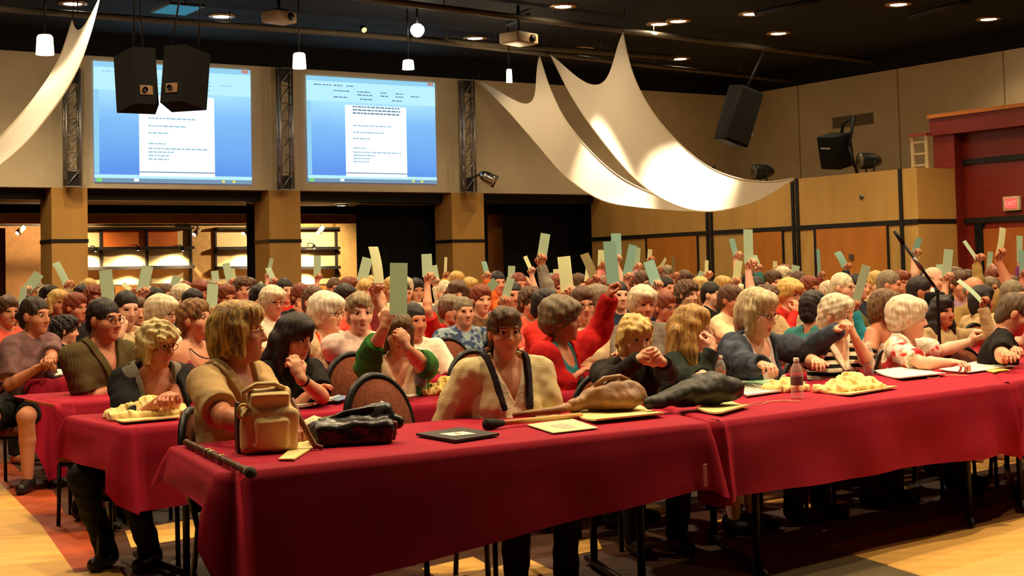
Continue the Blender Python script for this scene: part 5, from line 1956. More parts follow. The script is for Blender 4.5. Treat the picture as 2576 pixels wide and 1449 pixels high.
# water bottles
pl = bpy.data.materials.new('bottle_plastic'); pl.use_nodes = True
b_ = pl.node_tree.nodes['Principled BSDF']; b_.inputs['Base Color'].default_value = (.85, .82, .78, 1); b_.inputs['Roughness'].default_value = .12; b_.inputs['Specular IOR Level'].default_value = .9
_t = pl.node_tree.nodes.new('ShaderNodeBsdfTransparent'); _m = pl.node_tree.nodes.new('ShaderNodeMixShader'); _lw = pl.node_tree.nodes.new('ShaderNodeLayerWeight'); _lw.inputs[0].default_value = .25
_r = pl.node_tree.nodes.new('ShaderNodeMapRange'); _r.inputs['To Min'].default_value = .16; _r.inputs['To Max'].default_value = .75
pl.node_tree.links.new(_lw.outputs['Facing'], _r.inputs['Value']); pl.node_tree.links.new(_r.outputs[0], _m.inputs[0])
pl.node_tree.links.new(_t.outputs[0], _m.inputs[1]); pl.node_tree.links.new(b_.outputs[0], _m.inputs[2]); pl.node_tree.links.new(_m.outputs[0], pl.node_tree.nodes['Material Output'].inputs[0])
BOT = {}


def bottle(label, px, py, h, col, base_z=TZ):
    if 'b' not in BOT:
        m = MB(); m.lathe([(.001, 0), (.026, 0), (.031, .006), (.0315, .03), (.029, .036), (.0315, .042), (.029, .05), (.0315, .056), (.0315, .115), (.031, .13), (.026, .152), (.016, .172), (.0125, .178), (.0125, .19)], 24)
        BOT['b'] = m.mesh('bottle_body'); BOT['b'].materials.append(pl)
        m = MB(); m.lathe([(.0145, .183), (.0145, .200), (.012, .203), (.001, .203)], 18); BOT['c'] = m.mesh('cap'); BOT['c'].materials.append(mat('cap_white', (236, 226, 206), .4))
    o = thing('water_bottle', label, 'bottle', orgz(px, py), 0, 'clear water bottles')
    s = h / .203; o.scale = (s, s, s)
    obj('bottle_body', BOT['b'], None, o); obj('cap', BOT['c'], None, o)
    m = MB(); m.lathe([(.0322, .066), (.0322, .108)], 24); m.obj('label', mat('bottle_label_%02x%02x%02x' % col, col, .4), o)
    return o


bottle('water bottle with red label beside the black jacket', 1814, 978, .185, (196, 120, 96))
bottle('tall water bottle standing at the front table edge', 2006, 1002, .205, (120, 110, 96))
bottle('water bottle right of the striped shirt', 2186, 944, .20, (190, 180, 160))
bottle('water bottle behind the nearest empty chair', 920, 990, .205, (170, 160, 150))
bottle('water bottle before the green cardigan sleeve', 1060, 996, .22, (120, 130, 160))
# second row things
tote_heap('crumpled cream tote under the hands of the black jacket', 370, 1050, .45, 41, 1.05)
flat('canvas_tote', 'flat cream tote at the left end of the second row', 'bag', [(264, 1046), (310, 1068), (455, 1055), (430, 1030)], canvas, TZ + .004, .007, None, 0, .008)
flat('open_book', 'open booklet before the long black hair', 'book', [(690, 1026), (790, 1026), (860, 1008), (770, 1002)], paperw, TZ + .006, .014, None, 6, .014)
flat('notepad', 'yellow pad beside the tan shirt, second row', 'paper', [(680, 1022), (720, 1034), (800, 1014), (750, 1002)], papery, TZ + .004, .008)
flat('blue_sheet', 'small blue sheet left of the nearest empty chair', 'paper', [(820, 1006), (850, 1010), (880, 1000), (850, 994)], mat('paper_blue', (110, 140, 180), .7), TZ + .02, .004)
a, b = Zp(716, 1004, TZ + .03), Zp(764, 1002, TZ + .03)
o = thing('orange_pencil', 'orange pencil lying on the open booklet', 'pencil', a)
m = MB(); m.tube([(0, 0, 0), b - a], .006, 6); m.obj('shaft', mat('pencil_orange', (226, 120, 40), .5), o)
flat('paper_sheet', 'white papers before the green cardigan', 'paper', [(996, 992), (1030, 1000), (1085, 988), (1040, 978)], paperw, TZ + .005, .008)
tote_heap('crumpled cream tote left of the white sweater', 1118, 990, .4, 51, .9, mat('canvas_tan', (222, 190, 110), .85, 0, .1, 12, .4, 40, .2, None, .01))
# third row
flat('paper_sheet', 'white sheet before the olive shirt, third row', 'paper', [(196, 972), (270, 984), (330, 976), (262, 966)], paperw, TZ + .004, .006)
flat('paper_stack', 'thick white paper stack behind the long black hair', 'paper', [(806, 935), (850, 938), (905, 914), (850, 908)], paperw, TZ + .01, .05)
tote_heap('crumpled tan tote before the white jacket and orange shirt', 858, 903, .4, 61, .9, mat('canvas_tan', (222, 190, 110), .85))
flat('paper_sheet', 'white sheet before the white shirt, third row', 'paper', [(1078, 922), (1100, 926), (1140, 918), (1118, 914)], paperw, TZ + .005, .006)
# fourth row
flat('notebook', 'open notebook under the hand of the mauve shirt', 'book', [(96, 942), (140, 948), (180, 936), (140, 930)], paperw, TZ + .005, .01)
flat('black_phone', 'small dark phone beside the open notebook', 'phone', [(104, 946), (136, 952), (160, 946), (128, 942)], blk, TZ + .004, .008)

# microphone stand
p = P(2363, 850, 10.6); p.z = 0
o = thing('microphone_stand', 'black microphone boom stand rising among the right audience', 'stand', p)
m = MB(); m.lathe([(.001, .03), (.13, .02), (.14, 0)], 20); m.obj('base', darkmet, o)
a = P(2352, 722, 10.6) - p
m = MB(); m.tube([(0, 0, .02), (0, 0, a.z - .05), a], .012, 8); m.obj('pole', darkmet, o)
b = P(2272, 612, 10.6) - p
m = MB(); m.tube([a + (a - b) * .12, b], .011, 8); m.obj('boom', darkmet, o)
cmid = a.lerp(b, .55)
m = MB(); m.tube([cmid + (b - a).normalized() * -.05, cmid + (b - a).normalized() * .05], .016, 8); m.obj('clamp', greymet, o)
m = MB(); m.tube([b, b + (b - a).normalized() * .11], [.018, .012], 10); m.obj('microphone', darkmet, o)
# video camera on its tripod beside the stand
p = P(2352, 752, 11.4)
o = thing('video_camera', 'black video camera with pale top among the right audience', 'camera', (p.x, p.y, 0))
m = MB(); m.box((0, 0, p.z), (.09, .17, .11), Matrix.Rotation(.5, 3, 'Z'), bev=.025); m.obj('body', spkm, o)
m = MB(); m.tube([(.05, -.07, p.z), (.085, -.13, p.z)], [.034, .038], 14); m.obj('lens', darkmet, o)
m = MB(); m.lathe([(.035, p.z + .055), (.03, p.z + .08), (.001, p.z + .088)], 14); m.obj('pale_cap', paperw, o)
for i in range(3):
    an = i * 2.1 + .4
    m = MB(); m.tube([(0, 0, p.z - .055), (.32 * math.cos(an), .32 * math.sin(an), 0)], .014, 6); m.obj('leg', darkmet, o)
# ------------------------------------------------------------------ the audience near the camera
def TP(px, py, z=TZ + .05):           # wrist resting on a table
    w = Zp(px, py, z); return (w.x, w.y, w.z)


FLAT = dict(palm=(0, 0, -1))


def seat_for(root, k, label, s=1.0, phi=26):
    s = .93
    a = math.radians(phi) + PI
    f = rz_(a) @ np.array((0, .12 if phi > 60 else .06, 0))
    chair(label, root.location.x + f[0], root.location.y + f[1], a, 'round backed banquet chairs', s)


def fore(label, clabel, p, px, py, d, phi, hands=None, s=None):
    r, k = place(label, p, px, py, d, phi, s, hands, 'seated audience near the camera')
    if clabel: seat_for(r, k, clabel, 1.0, 84 if 'tan shirt' in clabel else (8 if px < 420 else 26))
    return r, k


fore('woman in a mauve printed shirt and pulled-back dark hair, far left', 'chair of the woman in the mauve printed shirt',
     dict(sex='F', hair='pulled', hcol=(52, 36, 26), top=((126, 92, 92), 'pattern', (112, 84, 84)), lean=.12, wid=1.12, hs=1.08, hyaw=.2, skin=2, vox=.007, bottom=(28, 26, 26), shorts=True, legyaw=-.95, Rc=.5, Lc=.6), 88, 795, 10.6, 56,
     dict(R=TP(92, 928, .84), L=TP(128, 934, .85)))
r, k = fore('man with glasses in an olive striped shirt, left side', 'chair of the man in the olive striped shirt',
     dict(sex='M', hair='crop', hcol=(34, 24, 18), top=((92, 78, 44), 'vstripe', (70, 58, 34)), neck='v', lean=.10, wid=1.18, belly=.6, hs=1.06, hyaw=.2, skin=3, vox=.006, glasses='d', tuck=.42, bottom=(24, 24, 26)), 262, 806, 9.0, 52,
     dict(R=TP(318, 968, .81), L=TP(345, 968, .81)))
obj('collar', lapel(k, .0, .045, .025, .006, .29, .43, .29), cloth((80, 68, 38)), r)
r, k = fore('woman with curly blonde hair and glasses in a black jacket with grey lapels', 'chair of the curly blonde in the black jacket',
     dict(sex='F', hair='tousle', hcol=(206, 176, 108), hcol2=(226, 206, 150), top=((52, 48, 62), 'plain', None), neck='deepv', jacket=((26, 24, 26), 'plain', None, '34', .045), lean=.24, hpitch=.22, hyaw=.35, legyaw=-.9, skin=3, vox=.0055, glasses='d', tuck=.25, bottom=(22, 22, 24), Rc=.6, Lc=.6), 395, 866, 7.5, 40,
     dict(R=TP(398, 1012, .84), L=TP(425, 1006, .85)))
obj('grey_lapels', lapel(k, .045, .075, .036, .006, .18), cloth((112, 104, 92)), r)
r, k = fore('woman with short brown hair in a strappy sleeveless top', 'chair of the woman in the strappy top',
     dict(sex='F', hair='short', hcol=(92, 62, 36), hcol2=(160, 110, 60), top=((60, 44, 52), 'pattern', (150, 60, 70)), neck='tank', sleeve='none', lean=.08, hpitch=-.10, hyaw=.3, skin=0, vox=.006, wid=1.05), 490, 806, 9.2, 56,
     dict(R=TP(520, 945, .84), L=TP(556, 945, .84)))
m = MB(); m.tube([k.tp(.075 * math.cos(a), .06 + .075 * math.sin(a), .455 - .055 * max(0, math.sin(a))) for a in [2 * PI * i / 24 for i in range(24)]], .004, 6, 0, True); m.obj('necklace', blk, r)
r, k = fore('woman with streaked blonde bob in a tan shirt, nearest at left', 'chair of the streaked blonde in the tan shirt',
     dict(sex='F', hair='bob', hcol=(92, 64, 30), hcol2=(222, 176, 92), top=((184, 152, 104), 'plain', None), neck='v', lean=.10, hyaw=.65, hpitch=.0, skin=3, vox=.005, sleeve='short', wid=1.15, glasses='gold', bottom=(190, 150, 96), hs=1.05, Rc=.4), 598, 838, 6.35, 62,
     dict(R=TP(668, 1092, .83), L=TP(745, 1075, .82)))
obj('collar', lapel(k, .0, .045, .025, .006, .29, .43, .29), cloth((184, 152, 104)), r)
r, k = fore('woman with long black hair resting chin on hand', 'chair of the woman with long black hair',
     dict(sex='F', hair='long', hcol=(24, 16, 14), hcol2=(44, 26, 20), top=((26, 22, 20), 'plain', None), lean=.22, hpitch=.30, hyaw=.25, skin=0, vox=.0055, sleeve='short', Lp=(-.9, .1, -1), Lc=.45, Lh=dict(dir=(.25, -.25, 1), palm=(.2, -.6, 1)), bottom=(30, 28, 30)), 742, 850, 7.7, 42,
     dict(R=TP(768, 1000, .81), L=P(756, 952, 7.42)))
S_, E_, W_2 = k.arm['L'][:3]
m = MB(); w_ = W_2 + (E_ - W_2) * .12; q_ = Vector(W_2 - E_).to_track_quat('Z', 'Y').to_matrix(); m.lathe([(.033, -.008), (.036, -.007), (.036, .007), (.033, .008)], 18, 0, Vector(w_), q_); m.obj('bracelet', blk, r)
fore('white-haired woman with glasses, white jacket over orange shirt', 'chair of the woman in white jacket and orange shirt',
     dict(sex='F', hair='puff', hcol=(236, 214, 190), top=((226, 88, 40), 'plain', None), neck='scoop', jacket=((236, 214, 170), 'plain', None, 'long', .05), lean=.1, hyaw=.25, skin=1, vox=.006, glasses='d', wid=1.1, belly=.3), 822, 790, 9.7, 52,
     dict(R=TP(862, 905, .86), L=TP(890, 900, .86)))
fore('woman in a pale pink shirt behind the green cardigan, forearm raised', None,
     dict(sex='F', hair='short', hcol=(150, 130, 96), top=((236, 206, 194), 'plain', None), lean=.06, skin=4, vox=.006, wid=1.15, Lp=(-.6, .4, -1), Lc=.9, Lh=dict(dir=(-.1, .15, 1), palm=(-.2, 1, 0))), 905, 788, 9.5, 18,
     dict(L=P(944, 748, 9.25), R=TP(905, 905, .84)))
rg, kg = fore('woman in a green cardigan hiding her face behind a card', 'chair of the woman in the green cardigan',
     dict(sex='F', hair='bobbangs', hcol=(84, 62, 40), hcol2=(120, 90, 56), top=((226, 200, 164), 'plain', None), neck='v', jacket=((52, 112, 40), 'knit', None, '34', .06), lean=.16, hpitch=.12, skin=0, vox=.0055, wid=1.12, Rp=(.9, .3, -1), Lp=(-.8, .2, -1), Rc=.75, Lc=.7, Rh=dict(dir=(-.15, .1, 1), palm=(-.6, -.8, 0)), Lh=dict(dir=(.35, -.1, 1), palm=(.5, -1, 0))), 1000, 838, 8.2, 14,
     dict(R=P(968, 822, 7.80), L=P(1020, 872, 7.8)))
m = MB(); m.box(Vector(kg.tp(.02, .175, .14)), (.10, .006, .075), Matrix.Rotation(.5, 3, 'Y')); m.obj('name_badge', mat('badge_blue', (150, 166, 160), .2), rg)
r, k = fore('dark-haired woman in a cream knit sweater, front row centre', 'chair of the woman in the cream knit sweater',
     dict(sex='F', hair='short', hcol=(48, 32, 20), hcol2=(110, 76, 40), top=((236, 222, 190), 'plain', None), neck='v', jacket=((232, 212, 160), 'knit', None, 'long', .03), lean=.05, hpitch=.05, hyaw=-.1, skin=2, vox=.005, wid=1.28, belly=.9, hs=.95, bottom=(60, 54, 50)), 1270, 838, 6.95, 22,
     dict(R=P(1232, 1085, 6.85), L=P(1372, 1062, 6.75)))
obj('dark_collar', lapel(k, .03, .022, .036, .0055, .27), cloth((38, 30, 36)), r)
fore('grey-haired woman in a red cardigan reaching up with a card', 'chair of the woman in the red cardigan',
     dict(sex='F', hair='puff', hcol=(104, 88, 64), hcol2=(136, 116, 86), top=((40, 104, 112), 'plain', None), neck='scoop', jacket=((196, 24, 24), 'knit', None, 'long', .05), lean=.10, hpitch=.05, hyaw=.45, skin=3, vox=.006, wid=1.15, hs=1.02, Lp=(-.5, -.4, -1), Lc=.8, Lh=dict(dir=(0, .2, 1), palm=(-.5, 1, 0))), 1412, 806, 8.5, 62,
     dict(R=TP(1445, 952, .82), L=P(1532, 752, 8.75)))
fore('blonde woman in black hunched over clasped hands', 'chair of the hunched blonde woman in black',
     dict(sex='F', hair='tousle', hcol=(222, 172, 84), hcol2=(238, 204, 130), top=((34, 28, 24), 'plain', None), neck='crew', sleeve='long', lean=.32, hpitch=.22, hyaw=.1, skin=1, vox=.005, wid=1.15, Rp=(.8, -.1, -1), Lp=(-.9, -.1, -1), Rc=.7, Lc=.75, Rh=dict(dir=(-1, .25, .45), palm=(.2, 1, 0)), Lh=dict(dir=(.9, .3, .5), palm=(.1, -1, -.2)), bottom=(30, 24, 22)), 1596, 850, 7.7, 18,
     dict(R=P(1606, 905, 7.32), L=P(1668, 912, 7.32)))
fore('woman with long blonde hair in a dark green jacket, hand at cheek', 'chair of the long blonde in the dark green jacket',
     dict(sex='F', hair='longside', hcol=(150, 108, 52), hcol2=(206, 158, 84), top=((40, 48, 42), 'plain', None), neck='crew', sleeve='long', lean=.24, hpitch=.06, hs=1.06, hyaw=.35, skin=4, vox=.005, Rp=(.5, .5, -1), Rc=.65, Rh=dict(dir=(-.5, -.1, 1), palm=(-.3, -1, .2)), bottom=(214, 190, 150), shorts=True), 1742, 828, 8.2, 58,
     dict(R=P(1788, 884, 7.92), L=TP(1790, 985, .82)))
r, k = fore('woman with grey-blonde bob and glasses in a denim jacket', 'chair of the woman in the denim jacket',
     dict(sex='F', hair='bob', hcol=(176, 150, 104), hcol2=(220, 200, 160), top=((214, 196, 190), 'plain', None), neck='scoop', jacket=((44, 52, 66), 'denim', (76, 84, 98), 'long', .05), lean=.12, hpitch=.22, hyaw=.15, skin=1, vox=.0055, glasses='d', wid=1.18, hs=1.15, Lp=(-.8, -.6, -.6), Lc=.6, bottom=(26, 28, 34)), 1904, 788, 8.65, 40,
     dict(R=TP(2010, 972, .82), L=P(2102, 832, 8.75)))
w_ = Vector(k.tp(-.10, .165, .24))
m = MB(); m.lathe([(.001, .006), (.030, .006), (.034, 0)], 18, 0, w_, Matrix(k.Rt.tolist()) @ Matrix.Rotation(-PI / 2 , 3, 'X')); pn_ = m.obj('badge', mat('badge_cream', (236, 210, 170), .4), r)
m = MB(); m.lathe([(.001, .009), (.012, .008)], 12, 0, w_, Matrix(k.Rt.tolist()) @ Matrix.Rotation(-PI / 2, 3, 'X')); m.obj('badge_emblem', mat('badge_red', (206, 70, 40), .4), pn_)
r, k = fore('white-haired woman in a black and white striped shirt', 'chair of the woman in the striped shirt',
     dict(sex='F', hair='short', hcol=(222, 200, 160), hcol2=(240, 226, 196), top=((22, 20, 20), 'hstripe', (238, 224, 196)), neck='v', lean=.14, hpitch=.22, hyaw=.3, hs=1.08, skin=1, vox=.0055, wid=1.12, bust=1.1, Lp=(-.7, .2, -1), Lc=.55, Lh=dict(dir=(.35, -.1, 1), palm=(.4, -1, 0))), 2104, 796, 9.1, 36,
     dict(L=P(2150, 850, 8.85), R=TP(2062, 955, .82)))
obj('collar', lapel(k, .0, .045, .025, .006, .29, .43, .29), cloth((236, 222, 196)), r)
r, k = fore('white-haired woman in a floral blouse, fist raised', 'chair of the woman in the floral blouse',
     dict(sex='F', hair='puff', hcol=(232, 208, 172), hcol2=(244, 230, 206), top=((240, 226, 210), 'floral', (206, 60, 66)), neck='v', lean=.2, hpitch=.06, hyaw=.3, skin=4, vox=.0055, wid=1.2, belly=.4, bust=1.15, hs=1.14, Lp=(-.4, .2, -1), Lc=1.0, Lh=dict(dir=(0, .4, 1), palm=(-.3, 1, 0)), Rc=.5), 2284, 802, 9.5, 62,
     dict(R=TP(2400, 914, .82), L=P(2452, 858, 9.8)))
obj('collar', lapel(k, .0, .045, .025, .006, .29, .43, .29), cloth((240, 220, 204)), r)
fore('man in a black shirt bowing his head at the right edge', 'chair of the man in the black shirt',
     dict(sex='M', hair='crop', hcol=(92, 72, 50), top=((24, 20, 20), 'plain', None), neck='crew', lean=.34, hpitch=.45, hyaw=.1, skin=0, vox=.006, wid=1.18, hs=1.12), 2552, 790, 9.6, 72,
     dict(R=TP(2545, 928, .82), L=TP(2600, 920, .82)))
fore('brown-haired woman in a white tank top seen behind the floral blouse', 'chair of the woman in the white tank top',
     dict(sex='F', hair='bob', hcol=(96, 68, 42), hcol2=(140, 104, 66), top=((226, 206, 176), 'plain', None), neck='tank', sleeve='none', lean=.12, hpitch=.2, hyaw=.5, skin=3, vox=.0065, wid=1.1), 2226, 772, 10.3, 60,
     dict(R=TP(2215, 890, .84), L=TP(2260, 890, .84)))
# ------------------------------------------------------------------ the audience further back: shared shapes, own colours
CV = .0085
UPH = dict(dir=(0, .15, 1), palm=(0, 1, 0))
POSE = {
    'T': dict(R=(.15, .38, .84), L=(-.16, .40, .84)),
    'C': dict(R=(.12, .24, 1.02), Rp=(.7, .3, -1), Rh=dict(dir=(-.25, -.05, 1), palm=(-.2, -1, .1)), Rc=.5, L=(-.10, .38, .84), hpitch=.16),
    'RH': dict(R=(.25, .10, 1.43), Rp=(.6, .8, -.2), Rh=UPH, Rc=.75, L=(-.14, .38, .84), hpitch=.02),
    'RM': dict(R=(.29, .22, 1.20), Rp=(.5, .4, -1), Rh=UPH, Rc=.75, L=(-.14, .38, .84), hpitch=.02),
    'LH': dict(L=(-.25, .10, 1.43), Lp=(-.6, .8, -.2), Lh=UPH, Lc=.75, R=(.14, .38, .84), hpitch=.02),
    'LM': dict(L=(-.29, .22, 1.20), Lp=(-.5, .4, -1), Lh=UPH, Lc=.75, R=(.14, .38, .84), hpitch=.02),
}
HAIRC = {'dk': ((34, 24, 20), 'dark-haired'), 'br': ((88, 58, 36), 'brown-haired'), 'au': ((124, 56, 30), 'auburn-haired'), 'gr': ((124, 108, 84), 'grey-haired'), 'wh': ((216, 198, 164), 'white-haired'),
         'bl': ((204, 164, 92), 'blonde'), 'ba': ((120, 104, 84), 'balding')}
SHC = {'red': (196, 44, 36), 'orange': (222, 104, 40), 'white': (232, 220, 196), 'black': (26, 24, 24), 'grey': (126, 116, 104), 'blue': (58, 76, 112), 'teal': (60, 122, 120), 'beige': (190, 162, 118), 'purple': (104, 48, 92),
       'pink': (226, 128, 116), 'green': (72, 96, 56), 'maroon': (110, 34, 34), 'khaki': (142, 112, 60), 'navy': (36, 40, 60), 'coral': (232, 96, 78), 'cream': (228, 204, 160), 'charcoal': (58, 52, 48), 'brown': (104, 70, 44),
       'turquoise': (46, 140, 156), 'olive': (98, 92, 52), 'lilac': (164, 132, 150), 'yellow': (222, 180, 80)}
VAR = {}


def variant(pose, sex):
    key = (pose, sex)
    if key in VAR: return VAR[key]
    p = dict(POSE[pose]); p.update(sex=sex, vox=CV, lean=.08, wid=1.10 if sex == 'F' else 1.14, belly=.25)
    k = skeleton(p)
    b = build_body(k)
    for _ in range(4): b.materials.append(LIP)
    sh = nets(top_field(k, .012, 'short', CV, 'crew', seed=3), 'shirt'); sh.materials.append(LIP)
    lg = nets(top_field(k, .013, 'long', CV, 'crew', seed=4), 'shirt'); lg.materials.append(LIP)
    if ('tr', sex) not in VAR:
        t = nets(bottom_field(k, .006, .012), 'trousers'); t.materials.append(cloth((34, 32, 36)))
        VAR[('tr', sex)] = t
    VAR[key] = (k, b, sh, lg)
    return VAR[key]


HV = {}


def hair_mesh(style, k, sex, pose):
    hk = (style, sex, 'C' if pose == 'C' else ('T' if pose == 'T' else 'R'))
    if hk not in HV:
        me = nets(hair_field(k, style, .008, len(style)), 'hair'); me.materials.append(LIP); HV[hk] = me
    return HV[hk]


def setmat(o, i, m):
    o.material_slots[i].link = 'OBJECT'; o.material_slots[i].material = m


ZONES = [(100, 'at the far left edge'), (235, 'below the left pillar'), (370, 'before the wide lit shelves'), (500, 'before the orange shelf panels'), (640, 'before the narrow lit shelves'), (760, 'below the middle pillar'), (900, 'right of the middle pillar'),
         (1010, 'by the wide curtain left half'), (1125, 'by the wide curtain right half'), (1230, 'below the right pillar'), (1330, 'under the shorter sail'), (1430, 'by the curtain under the sails'), (1530, 'at the black curtain right end'), (1640, 'left of the first maple door'),
         (1770, 'before the first maple door'), (1880, 'below the tall sail end'), (1980, 'before the middle maple door'), (2065, 'left of the widest maple door'), (2240, 'before the widest maple door'), (2330, 'by the microphone boom'), (2420, 'at the ledge corner'), (2510, 'before the red wall'), (9999, 'at the right edge')]
USED = set()
rc = random.Random(5)


def who(px, d, hc, sex, sh, act):
    z = next(t for x, t in ZONES if px < x)
    row = 'near row' if d < 12.3 else ('mid row' if d < 16.5 else 'back row')
    return '%s %s in %s, %s, %s, %s' % (HAIRC[hc][1], 'man' if sex == 'M' else 'woman', sh, act, row, z)


def crowd(pose, px, py, d, phi, sex, style, hc, sh, anchor='head', kind='plain', sleeve=None, act=None, glasses=False, c2=None):
    k, b, shm, lgm = variant(pose, sex)
    ang = math.radians(phi) + PI
    T = np.array(P(px, py, d))
    if anchor == 'head': a = k.HC
    else:
        S, E, W, fd, pn, tx = k.arm[pose[0]]; a = W + fd * .075
    s = min(1.13, max(.88, T[2] / a[2]))
    if anchor != 'head' and T[2] / a[2] < .88: s = .9
    off = rz_(ang) @ (a * s)
    act = act or {'T': 'seated', 'C': 'hand at face', 'R': 'right arm up', 'L': 'left arm up'}[pose[0]]
    hx = px
    lab = who(hx, d, hc, sex, sh, act)
    tries = 0
    opts = list(SHC)
    while lab in USED and tries < 60:
        sh = rc.choice(opts); lab = who(hx, d, hc, sex, sh, act); tries += 1
    USED.add(lab)
    root = thing('person', lab, 'person', (T[0] - off[0], T[1] - off[1], 0), ang, 'voting audience in the rear rows'); root.scale = (s, s, s)
    sk = skinm(rc.choice([0, 0, 1, 2, 2, 3, 4])); hm = hairm(HAIRC[hc][0])
    bo = obj('body', b, None, root); setmat(bo, 0, sk); setmat(bo, 1, LIP); setmat(bo, 2, hm); setmat(bo, 3, EYED)
    sl = sleeve or ('short' if rc.random() < .6 else 'long')
    so = obj('shirt', shm if sl == 'short' else lgm, None, root); setmat(so, 0, cloth(SHC[sh], kind, c2))
    obj('trousers', VAR[('tr', sex)], None, root)
    ho = obj('hair', hair_mesh(style, k, sex, pose), None, root); setmat(ho, 0, hm)
    if glasses: glasses_obj(k, root, GLM)
    if d < 12.3 and pose in 'TC':
        chair('chair of the ' + lab.split(',')[0] + ', ' + lab.split(', ')[-1], root.location.x, root.location.y, ang)
    return root, k, lab, s


# cards
def cardmat(name, rgb):
    m, nt, b = base(name, lin(rgb), .8, 0, .1)
    t = nt.nodes.new('ShaderNodeBsdfTranslucent'); t.inputs[0].default_value = (*lin(rgb), 1)
    x = nt.nodes.new('ShaderNodeMixShader'); x.inputs[0].default_value = .42
    nt.links.new(b.outputs[0], x.inputs[1]); nt.links.new(t.outputs[0], x.inputs[2]); nt.links.new(x.outputs[0], nt.nodes['Material Output'].inputs[0])
    return m


cardm, cardp, cardb, cardd = cardmat('card_green', (206, 228, 204)), cardmat('card_pale', (238, 244, 206)), cardmat('card_bluegreen', (172, 214, 204)), cardmat('card_drab_shade', (160, 146, 104))  # the drab tint has shade painted into the card colour
CM = {}


def card_mesh(curl):
    if curl in CM: return CM[curl]
    m = MB(); w, l = .108, 1.0
    f = lambda u, v, o: ((u - .5) * w, curl * .12 * v * v + .10 * abs(curl) * (u - .5) ** 2 + o, v * l)
    m.grid(lambda u, v: f(u, v, 0), 6, 12); m.grid(lambda u, v: f(1 - u, v, .0012), 6, 12)
    for uu in (0, 1): m.grid(lambda u, v: f(uu, v, .0012 * (u if uu == 0 else 1 - u)), 1, 12)
    m.grid(lambda u, v: f(v, 1, .0012 * (1 - u)), 1, 6); m.grid(lambda u, v: f(v, 0, .0012 * u), 1, 6)
    me = m.mesh('voting_card'); me.materials.append(cardm); CM[curl] = me
    return me


def card(label, px, py, d, tilt, wpx, lpx, mt='g', curl=0.0, flip=1):
    """card whose lower end sits at pixel (px,py); tilt: degrees from upright, + leans right"""
    p = P(px, py, d)
    L = min(.32, lpx * d / FPX)
    wr = min(1.0, max(.12, wpx * d / FPX / .108))
    yaw = math.acos(wr) * flip
    o = bpy.data.objects.new('voting_card', card_mesh(curl)); C.objects.link(o)
    tag(o, label, 'card', 'raised green voting cards')
    o.scale = (1, 1, L)
    vy = math.atan2(p.x, p.y)
    o.matrix_basis = Matrix.Translation(p) @ Matrix.Rotation(-vy, 4, 'Z') @ Matrix.Rotation(math.radians(tilt) + ROLL, 4, 'Y') @ Matrix.Rotation(yaw, 4, 'Z') @ Matrix.Diagonal((1, 1, L, 1))
    setmat(o, 0, {'g': cardm, 'p': cardp, 'b': cardb, 'd': cardd}[mt])
    return o


